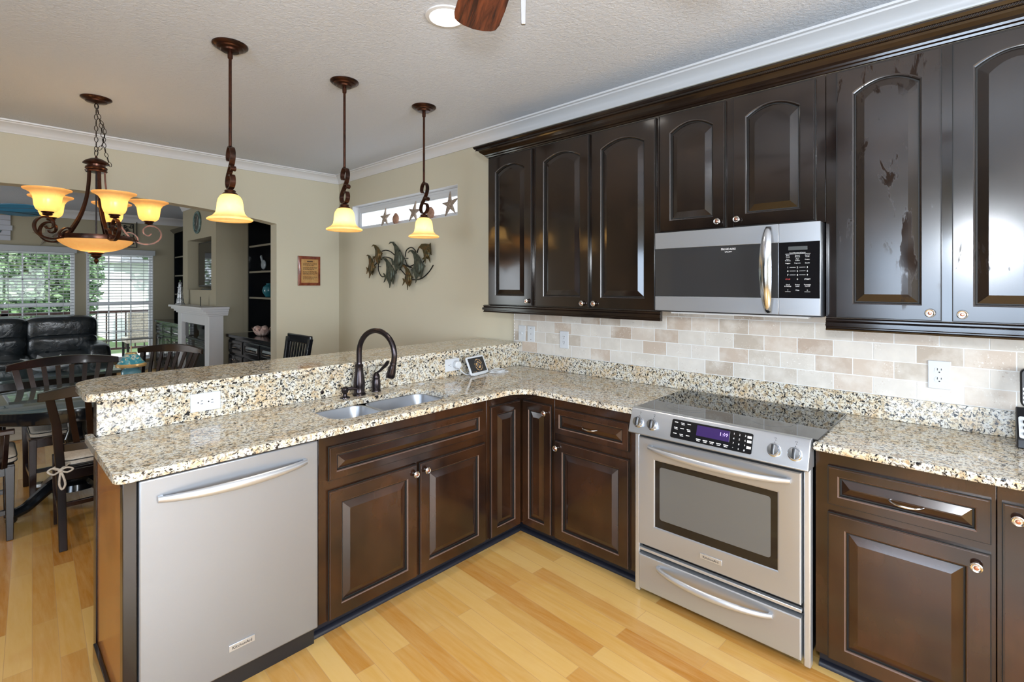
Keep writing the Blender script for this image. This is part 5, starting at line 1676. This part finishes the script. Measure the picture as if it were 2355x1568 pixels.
def bookcase(label, x0, x1, ret):
    t = thing('bookcase', label, 'bookcase', ((x0 + x1) / 2, 2.7, 0.899))
    b = MB().box(x0, 2.51, 0.8985, x0 + 0.03, 2.836, 2.50).box(x1 - 0.03, 2.51, 0.8985, x1, 2.836, 2.50).box(x0 + 0.03, 2.82, 0.8985, x1 - 0.03, 2.836, 2.50).box(x0, 2.51, 2.5005, x1, 2.836, 2.53)
    mm = (x0 + x1) / 2
    b.build('case', M['black_wood'], t)
    MB().prism([(0, 0), (0.02, 0.01), (0.035, 0.03), (0.06, 0.05), (0.06, 0.07), (0, 0.07)], lambda a, c, d: (d, 2.509 - a, 2.49 + c), x0 + 0.001, x1 - 0.001).build('crown', M['black_wood'], t)
    edge = simple('light_shelf_edge', (0.22, 0.20, 0.15), 0.5) if 'M_edge' not in M else M['M_edge']
    M['M_edge'] = edge
    for z in (1.345, 1.690, 2.035):
        s = MB().box(x0 + 0.031, 2.522, z, x1 - 0.031, 2.819, z + 0.020).build('shelf', M['black_wood'], t)
        MB().box(x0 + 0.031, 2.518, z - 0.002, x1 - 0.031, 2.5215, z + 0.022).build('shelf_edge', edge, s)
    return t


bookcase('tall black built-in bookcase left of the fireplace wall', -11.09, -8.862, 0)
bookcase('tall black built-in bookcase with pale shelf edges, seen through the arch beside its right jamb', -7.309, -5.57, 1)

# things on the shelves
shl = mottled('pink_shell', [(0.55, 0.30, 0.24), (0.80, 0.62, 0.55)], 14, 0.4)
sx, sy, sz = -6.52, 2.40, 0.8985
t = thing('shell_bowl', 'pink ribbed clam shell bowl holding smaller shells on the black cabinet', 'shell', (sx, sy, sz))
b = MB(); L = []
for k in range(6):
    r = [0.03, 0.06, 0.09, 0.115, 0.135, 0.14][k]; z = [0.0, 0.006, 0.02, 0.045, 0.075, 0.085][k]
    L.append([(sx + r * (1 + 0.07 * math.cos(12 * q)) * math.cos(q) * 1.1, sy + r * 0.7 * (1 + 0.07 * math.cos(12 * q)) * math.sin(q), sz + z + 0.02 * k / 5 * math.cos(12 * q)) for q in [j * math.pi / 36 for j in range(72)]])
L.append([(p[0] * 0.97 + sx * 0.03, p[1] * 0.97 + sy * 0.03, p[2] - 0.008) for p in L[-1]]); L.append([(sx + (p[0] - sx) * 0.5, sy + (p[1] - sy) * 0.5, sz + 0.03) for p in L[-1]])
b.loops(L); b.build('shell_bowl_body', shl, t, ang=60)
for (dx, dy, r) in ((-0.09, -0.02, 0.040), (0.03, -0.045, 0.042), (0.11, 0.0, 0.038), (-0.02, 0.045, 0.042)):
    b = MB(); L = []
    for k in range(12):
        a_ = k / 11
        rr2 = r * (0.1 + math.sin(math.pi * min(a_ * 1.15, 1.0)) * 0.9)
        L.append([(sx + dx + (a_ - 0.5) * r * 2.0, sy + dy + rr2 * math.cos(q) * (1 + 0.08 * math.cos(5 * q)), sz + 0.090 + rr2 * 0.8 * math.sin(q) * (1 + 0.08 * math.cos(5 * q))) for q in [j * math.pi / 8 for j in range(16)]])
    b.loops(L)
    tag(b.build('conch_shell', shl, ang=60), {-0.09: 'pale pink conch lying in the shell bowl, leftmost', 0.03: 'pale pink conch lying in the front middle of the shell bowl', 0.11: 'pale pink conch lying in the shell bowl, rightmost', -0.02: 'pale pink conch lying at the back of the shell bowl'}[dx], 'seashell', 'conches in the shell bowl')
t = thing('fish_figurine', 'glass fish figurine standing on the second bookcase shelf', 'figurine', (-7.00, 2.60, 1.711))
b = MB().ball((-7.00, 2.60, 1.80), 0.075, 0.022, 0.065, 16, 10)
b.prism([(-0.06, 0.03), (-0.11, 0.11), (-0.075, 0.13), (-0.02, 0.05)], lambda a, c, d: (-7.00 + a, 2.60 + d, 1.80 + c), -0.006, 0.006)
b.build('fish_body', simple('smoky_glass', (0.28, 0.32, 0.35), 0.15), t)
MB().lathe([(0.035, 0), (0.032, 0.012), (0.010, 0.02), (0.008, 0.035)], (-7.00, 2.60, 1.7105), 16).build('stand', M['black'], t)
b = MB().lathe([(0.025, 0), (0.04, 0.006), (0.075, 0.06), (0.082, 0.09), (0.068, 0.14), (0.03, 0.17), (0.036, 0.185)], (-6.90, 2.63, 1.3655), 24)
tag(b.build('glass_vase', simple('teal_glass', (0.03, 0.16, 0.20), 0.08)), 'small teal glass vase on the third bookcase shelf, at the right jamb of the arch', 'vase')

# far wall decoration
t = thing('scroll_panel', 'square black wrought iron scroll panel on the far wall above the second window', 'wall panel', (-11.09, 1.72, 2.43))
b = MB()
y0, y1, z0, z1, xx = 1.50, 1.94, 2.205, 2.665, -11.085
for p_, q_ in (((y0, z0), (y1, z0)), ((y0, z1), (y1, z1)), ((y0, z0), (y0, z1)), ((y1, z0), (y1, z1)), ((y0 + .05, z0 + .05), (y1 - .05, z0 + .05)), ((y0 + .05, z1 - .05), (y1 - .05, z1 - .05)), ((y0 + .05, z0 + .05), (y0 + .05, z1 - .05)), ((y1 - .05, z0 + .05), (y1 - .05, z1 - .05))):
    b.bar((xx, *p_), (xx, *q_), 0.012, 0.012, (1, 0, 0))
b.build('panel_frame', M['iron'], t)
b = MB()
for sy_ in (-1, 1):
    for sz_ in (-1, 1):
        cy_, cz_ = (y0 + y1) / 2, (z0 + z1) / 2
        for (oy, oz, r0, st_) in ((0.075, 0.085, 0.055, 0.3), (0.10, 0.045, 0.035, 2.0), (0.045, 0.135, 0.030, 4.0), (0.15, 0.13, 0.035, 1.0)):
            b.tube([(xx, cy_ + sy_ * (oy + r0 * (1 - k / 22) * math.cos(st_ + k * 0.42)), cz_ + sz_ * (oz + r0 * (1 - k / 22) * math.sin(st_ + k * 0.42))) for k in range(19)], 0.006, 5)
        for k in range(5):
            a_ = 0.3 + k * 0.3
            b.ball((xx, cy_ + sy_ * (0.03 + 0.03 * k * math.cos(a_)), cz_ + sz_ * (0.03 + 0.028 * k)), 0.006, 0.016, 0.010, 6, 4)
b.build('scrollwork', M['iron'], t)
b = MB(); star(b, (-11.092, 0.765, 2.335), (0, 1, 0), (0, 0, 1), (1, 0, 0), 0.19, 25, 0.03, 0.27)
tag(b.build('starfish_ornament', mottled('taupe_starfish', [(0.24, 0.21, 0.16), (0.36, 0.32, 0.25)], 60, 0.8), ang=70), 'large taupe starfish ornament on the far wall, behind the left chandelier arm', 'wall ornament')
t = thing('wall_art', 'pale plank board painted with a dark anchor, high on the far wall', 'wall art', (-11.09, 0.12, 2.42))
b = MB()
for i in range(5):
    b.box(-11.098, -0.16, 2.225 + i * 0.079, -11.075, 0.335 + (0.02 if i == 2 else 0), 2.300 + i * 0.079)
b.build('plank_board', simple('whitewashed_board', (0.48, 0.50, 0.56), 0.7), t)
b = MB()
af = FM('x', -11.0748)
ac = [(-11.07, 0.10 + 0.14 * math.cos(R(200 + i * 14)), 2.42 + 0.13 * math.sin(R(200 + i * 14))) for i in range(11)]
b.tube(ac, [0.006 + 0.012 * (1 - abs(i / 5 - 1)) for i in range(11)], 6)
b.bar((-11.07, 0.10, 2.30), (-11.07, 0.10, 2.52), 0.022, 0.006, (1, 0, 0)).bar((-11.07, 0.04, 2.49), (-11.07, 0.16, 2.49), 0.018, 0.006, (1, 0, 0))
b.tube([(-11.07, 0.10 + 0.03 * math.cos(q), 2.55 + 0.03 * math.sin(q)) for q in [j * math.pi / 6 for j in range(12)]], 0.008, 6, closed=True)
b.build('anchor', simple('teal_dark_paint', (0.03, 0.09, 0.10), 0.6), t)

# blinds
for k, (y0, y1, zb, tz, lab) in enumerate(((0.16, 1.10, 0.72, 55, 'white horizontal blind over the left living room window, hanging down behind the sofa'), (1.244, 2.186, 0.55, 60, 'white horizontal blind over the right living room window, open at the bottom'))):
    t = thing('window_blind', lab, 'blind', (-11.05, (y0 + y1) / 2, zb))
    MB().box(-11.098, y0 - 0.02, 2.062, -11.030, y1 + 0.02, 2.155).build('valance', M['blind'], t, bevel=0.004)
    b = MB()
    z = 2.035
    while z > zb + 0.03:
        b.loops([[(-11.085, yy, z - 0.004), (-11.064, yy, z + 0.003), (-11.040, yy, z + 0.005), (-11.040, yy, z + 0.002), (-11.064, yy, z), (-11.085, yy, z - 0.007)] for yy in (y0 + 0.015, y1 - 0.015)])
        z -= 0.050
    tag(b.build('slats', M['blind'], t, smooth=False), kind='stuff')
    MB().box(-11.088, y0 + 0.012, zb, -11.036, y1 - 0.012, zb + 0.022).build('bottom_rail', M['blind'], t, bevel=0.003)
    b = MB()
    for yy in (y0 + 0.15, (y0 + y1) / 2, y1 - 0.15):
        b.box(-11.0365, yy - 0.002, zb + 0.02, -11.0355, yy + 0.002, 2.065).box(-11.0875, yy - 0.002, zb + 0.02, -11.0865, yy + 0.002, 2.065)
    b.build('ladder_cord', M['blind'], t)

# sofa
t = thing('sofa', 'dark leather reclining sofa with puffy back cushions in front of the far windows', 'sofa', (-10.1, 0.2, 0))
LE = M['leather']


def puff(name, x0, y0, z0, x1, y1, z1, r=0.09, parent=None, lean=0.0):
    b = MB()
    n, m_ = 18, 18
    cx_, cy_, cz_ = (x0 + x1) / 2, (y0 + y1) / 2, (z0 + z1) / 2
    L = []
    e = 0.42
    sg = lambda v, p_: math.copysign(abs(v) ** p_, v)
    for k in range(m_ + 1):
        a = -math.pi / 2 + math.pi * k / m_
        ring = []
        for i in range(n * 2):
            q = math.pi * i / n
            X_ = sg(math.cos(a), e) * sg(math.cos(q), e); Y_ = sg(math.cos(a), e) * sg(math.sin(q), e); Z_ = sg(math.sin(a), e)
            wr = 1 + 0.012 * math.sin(9 * Y_ + 5 * Z_ + y0 * 7) + 0.010 * math.sin(14 * Y_ - 11 * Z_)
            zz = cz_ + (z1 - z0) / 2 * Z_
            ring.append((cx_ + (x1 - x0) / 2 * X_ * wr - lean * (zz - z0), cy_ + (y1 - y0) / 2 * Y_, zz))
        L.append(ring)
    b.loops(L)
    return b.build(name, LE, parent, ang=80)


puff('sofa_base', -10.62, -1.85, 0.02, -9.55, 1.20, 0.40, parent=t)
for y0, y1 in ((-1.77, -1.00), (-1.04, -0.25), (-0.29, 0.50), (0.46, 1.30)):
    puff('back_cushion', -10.72, y0, 0.38, -10.24, y1, 0.78, parent=t, lean=-0.10)
    puff('back_cushion', -10.80, y0 - 0.01, 0.62, -10.28, y1 + 0.01, 1.05, parent=t, lean=-0.05)
    puff('seat_cushion', -10.38, y0, 0.34, -9.50, min(y1, 1.2), 0.52, parent=t)
puff('armrest', -10.55, 1.08, 0.05, -9.50, 1.38, 0.655, parent=t)
puff('armrest', -10.55, -2.0, 0.05, -9.50, -1.72, 0.655, parent=t)

# coffee table with leaf bowl, rug
t = thing('coffee_table', 'dark glossy coffee table in front of the leather sofa', 'table', (-8.5, 0.5, 0))
MB().box(-8.95, -0.35, 0.415, -8.0, 1.25, 0.45).build('table_top', M['glass_table'], t, bevel=0.006)
MB().box(-8.90, -0.30, 0.33, -8.05, 1.20, 0.4145).build('apron', M['black_wood'], t)
for x in (-8.88, -8.12):
    for y in (-0.28, 1.13):
        MB().box(x, y, 0.013, x + 0.06, y + 0.06, 0.3295).build('leg', M['black_wood'], t)
tag(MB().box(-9.4, -1.4, 0.0005, -6.9, 1.75, 0.012).build('area_rug', mottled('beige_rug', [(0.42, 0.35, 0.26), (0.55, 0.48, 0.38)], 6, 0.95), bevel=0.004), 'beige area rug under the coffee table', 'rug')
t = thing('leaf_bowl', 'large white leaf-shaped decorative bowl on the coffee table', 'bowl', (-8.5, 0.62, 0.4505))
MB().lathe([(0.06, 0.0005), (0.10, 0.004), (0.16, 0.03), (0.19, 0.06), (0.185, 0.06), (0.15, 0.035), (0.02, 0.012)], (-8.5, 0.62, 0.4505), 28).build('bowl_body', M['white'], t)
for k in range(9):
    a = R(40 * k)
    b = MB(); L = []
    for i in range(9):
        s = i / 8
        r = 0.12 + 0.20 * s
        w_ = 0.050 * math.sin(math.pi * (0.12 + 0.88 * s)) + 0.003
        z = 0.4505 + 0.05 + 0.10 * s + 0.03 * math.sin(3 * s + k)
        c = Vector((-8.5 + r * math.cos(a), 0.62 + r * math.sin(a), z)); sd = Vector((-math.sin(a), math.cos(a), 0))
        L.append([c - sd * w_, c + Vector((0, 0, -0.006)), c + sd * w_, c + Vector((0, 0, 0.004))])
    b.loops(L); b.build('leaf', M['white'], t)

# living room ceiling fan with surfboard blades
hx2, hy2 = -8.72, -0.03
t = thing('ceiling_fan', 'living room ceiling fan with pointed blue surfboard-shaped blades, one tip at the left edge', 'ceiling fan', (hx2, hy2, 2.45))
MB().lathe([(0.07, CEIL - 0.001), (0.06, CEIL - 0.04), (0.013, CEIL - 0.06), (0.013, 2.58), (0.08, 2.56), (0.11, 2.50), (0.09, 2.46), (0.02, 2.44)], (hx2, hy2, 0), 28).build('motor_housing', M['pewter'], t)
M['surf'] = simple('blue_surfboard_paint', (0.05, 0.22, 0.38), 0.2)
for k in range(5):
    out = [(0.14, -0.04), (0.26, -0.072), (0.42, -0.085), (0.56, -0.078), (0.66, -0.050), (0.71, -0.018), (0.725, 0), (0.71, 0.018), (0.66, 0.050), (0.56, 0.078), (0.42, 0.085), (0.26, 0.072), (0.14, 0.04)]
    bl = MB().prism(out, lambda a, c, d: (a, c, d - 0.42 * c), 0, 0.010).build('blade', M['surf'], None, bevel=0.003)
    bl.parent = t; bl.rotation_euler = (0, 0, R(124.8 + 72 * k))
    s = MB().bar((0.15, 0, -0.0005), (0.70, 0, -0.0005), 0.010, 0.003).build('stringer', M['black'], None)
    s.parent = bl

# ================================================================ outside
GR = mottled('lawn', [(0.06, 0.12, 0.03), (0.16, 0.24, 0.08)], 2, 0.9)
struct('ground', MB().box(-60, -40, -0.5, -14.6, 50, -0.45), GR)
struct('deck', MB().box(-14.6, -4, -0.12, -11.26, 6, -0.05), simple('deck_boards', (0.55, 0.52, 0.48), 0.8))
t = thing('deck_railing', 'white porch railing with thin balusters outside the far windows', 'railing', (-14.4, 1.5, -0.05))
RW = simple('porch_white', (0.55, 0.56, 0.58), 0.6)
MB().box(-14.44, -2, 0.90, -14.34, 5.5, 0.95).build('top_rail', M['chair_wood'], t)
MB().box(-14.42, -2, 0.06, -14.36, 5.5, 0.11).build('bottom_rail', M['chair_wood'], t)
for i in range(42):
    y = -1.9 + i * 0.175
    MB().box(-14.405, y, 0.1105, -14.375, y + 0.025, 0.8995).build('baluster', M['chair_wood'], t)
for y in (-1.98, 0.3, 2.85, 5.4):
    MB().box(-14.44, y, -0.0495, -14.34, y + 0.10, 1.02).build('post', M['chair_wood'], t)
t = thing('patio_chair', 'tan woven patio chair on the porch, seen through the right window', 'chair', (-12.8, 2.35, -0.05))
WK = mottled('woven_tan', [(0.30, 0.26, 0.20), (0.60, 0.56, 0.46)], 40, 0.8)
MB().box(-13.12, 2.02, 0.35, -12.55, 2.68, 0.45).build('seat', WK, t, bevel=0.03)
MB().box(-12.62, 2.05, 0.4505, -12.54, 2.65, 0.98).build('backrest', WK, t, bevel=0.04, seg=3)
for x in (-13.1, -12.62):
    for y in (2.04, 2.62):
        MB().box(x, y, -0.0495, x + 0.04, y + 0.04, 0.3495).build('leg', M['iron'], t)
b = MB(); b.box(-27, 3.2, -0.45, -22, 8.0, 2.3)
t = thing('neighbor_house', 'bright white house wall beyond the porch, seen through the right window', 'house', (-24.5, 5.6, -0.45))
b.build('house_wall', simple('white_stucco', (0.85, 0.85, 0.84), 0.8), t)
MB().prism([(-0.3, 0), (5.3, 0), (2.5, 1.2)], lambda a, c, d: (-27 + a, d, 2.301 + c), 3.0, 8.2).build('roof', simple('grey_roof', (0.4, 0.4, 0.4), 0.9), t)
LF = mottled('tree_leaves', [(0.03, 0.075, 0.03), (0.12, 0.22, 0.09), (0.30, 0.40, 0.25)], 3, 0.6)


def tree(label, x, y, z0, rx, ry, rz, n, seed):
    rn = random.Random(seed)
    t = thing('tree', label, 'tree', (x, y, -0.45), 'trees beyond the porch')
    MB().lathe([(0.16, -0.449), (0.11, z0), (0.05, z0 + rz)], (x, y, 0), 10).build('trunk', M['chair_wood'], t)
    b = MB()
    for _ in range(n):
        while True:
            a, c, d = rn.uniform(-1, 1), rn.uniform(-1, 1), rn.uniform(-1, 1)
            if a * a + c * c + d * d < 1:
                break
        p = Vector((x + rx * a, y + ry * c, z0 + rz * d))
        u = Vector((rn.uniform(-1, 1), rn.uniform(-1, 1), rn.uniform(-1, 1))).normalized(); v = u.cross(Vector((rn.uniform(-1, 1), rn.uniform(-1, 1), 0.3))).normalized()
        s = rn.uniform(0.05, 0.11)
        b.add([p - u * s, p + v * s * 0.5, p + u * s, p - v * s * 0.5], [(0, 1, 2, 3)])
    tag(b.build('foliage', LF, t, smooth=False, recalc=False), kind='stuff')


tree('leafy green tree filling the left living room window', -18.0, 1.0, 1.9, 1.6, 1.4, 2.3, 11000, 1)
tree('leafy green tree beyond the porch, at the far left of the left window', -20.5, -2.4, 2.0, 1.8, 1.6, 2.4, 2500, 2)
tree('leafy tree whose branches show at the top of the right living room window', -20.5, 4.4, 3.6, 1.7, 1.7, 1.3, 6000, 3)

# tall cabinets on the wall behind the photographer (they show as reflections)
t = thing('pantry_cabinet', 'dark tall pantry cabinet with four arched doors on the wall behind the camera', 'cabinet', (-2.2, -2.3, 0))
MB().box(-3.3, -2.598, 0.0, -1.08, -2.0, 2.44).build('cabinet_body', W_, t)
fback = lambda u, z, d: (u, -2.0 + d, z)
for i in range(4):
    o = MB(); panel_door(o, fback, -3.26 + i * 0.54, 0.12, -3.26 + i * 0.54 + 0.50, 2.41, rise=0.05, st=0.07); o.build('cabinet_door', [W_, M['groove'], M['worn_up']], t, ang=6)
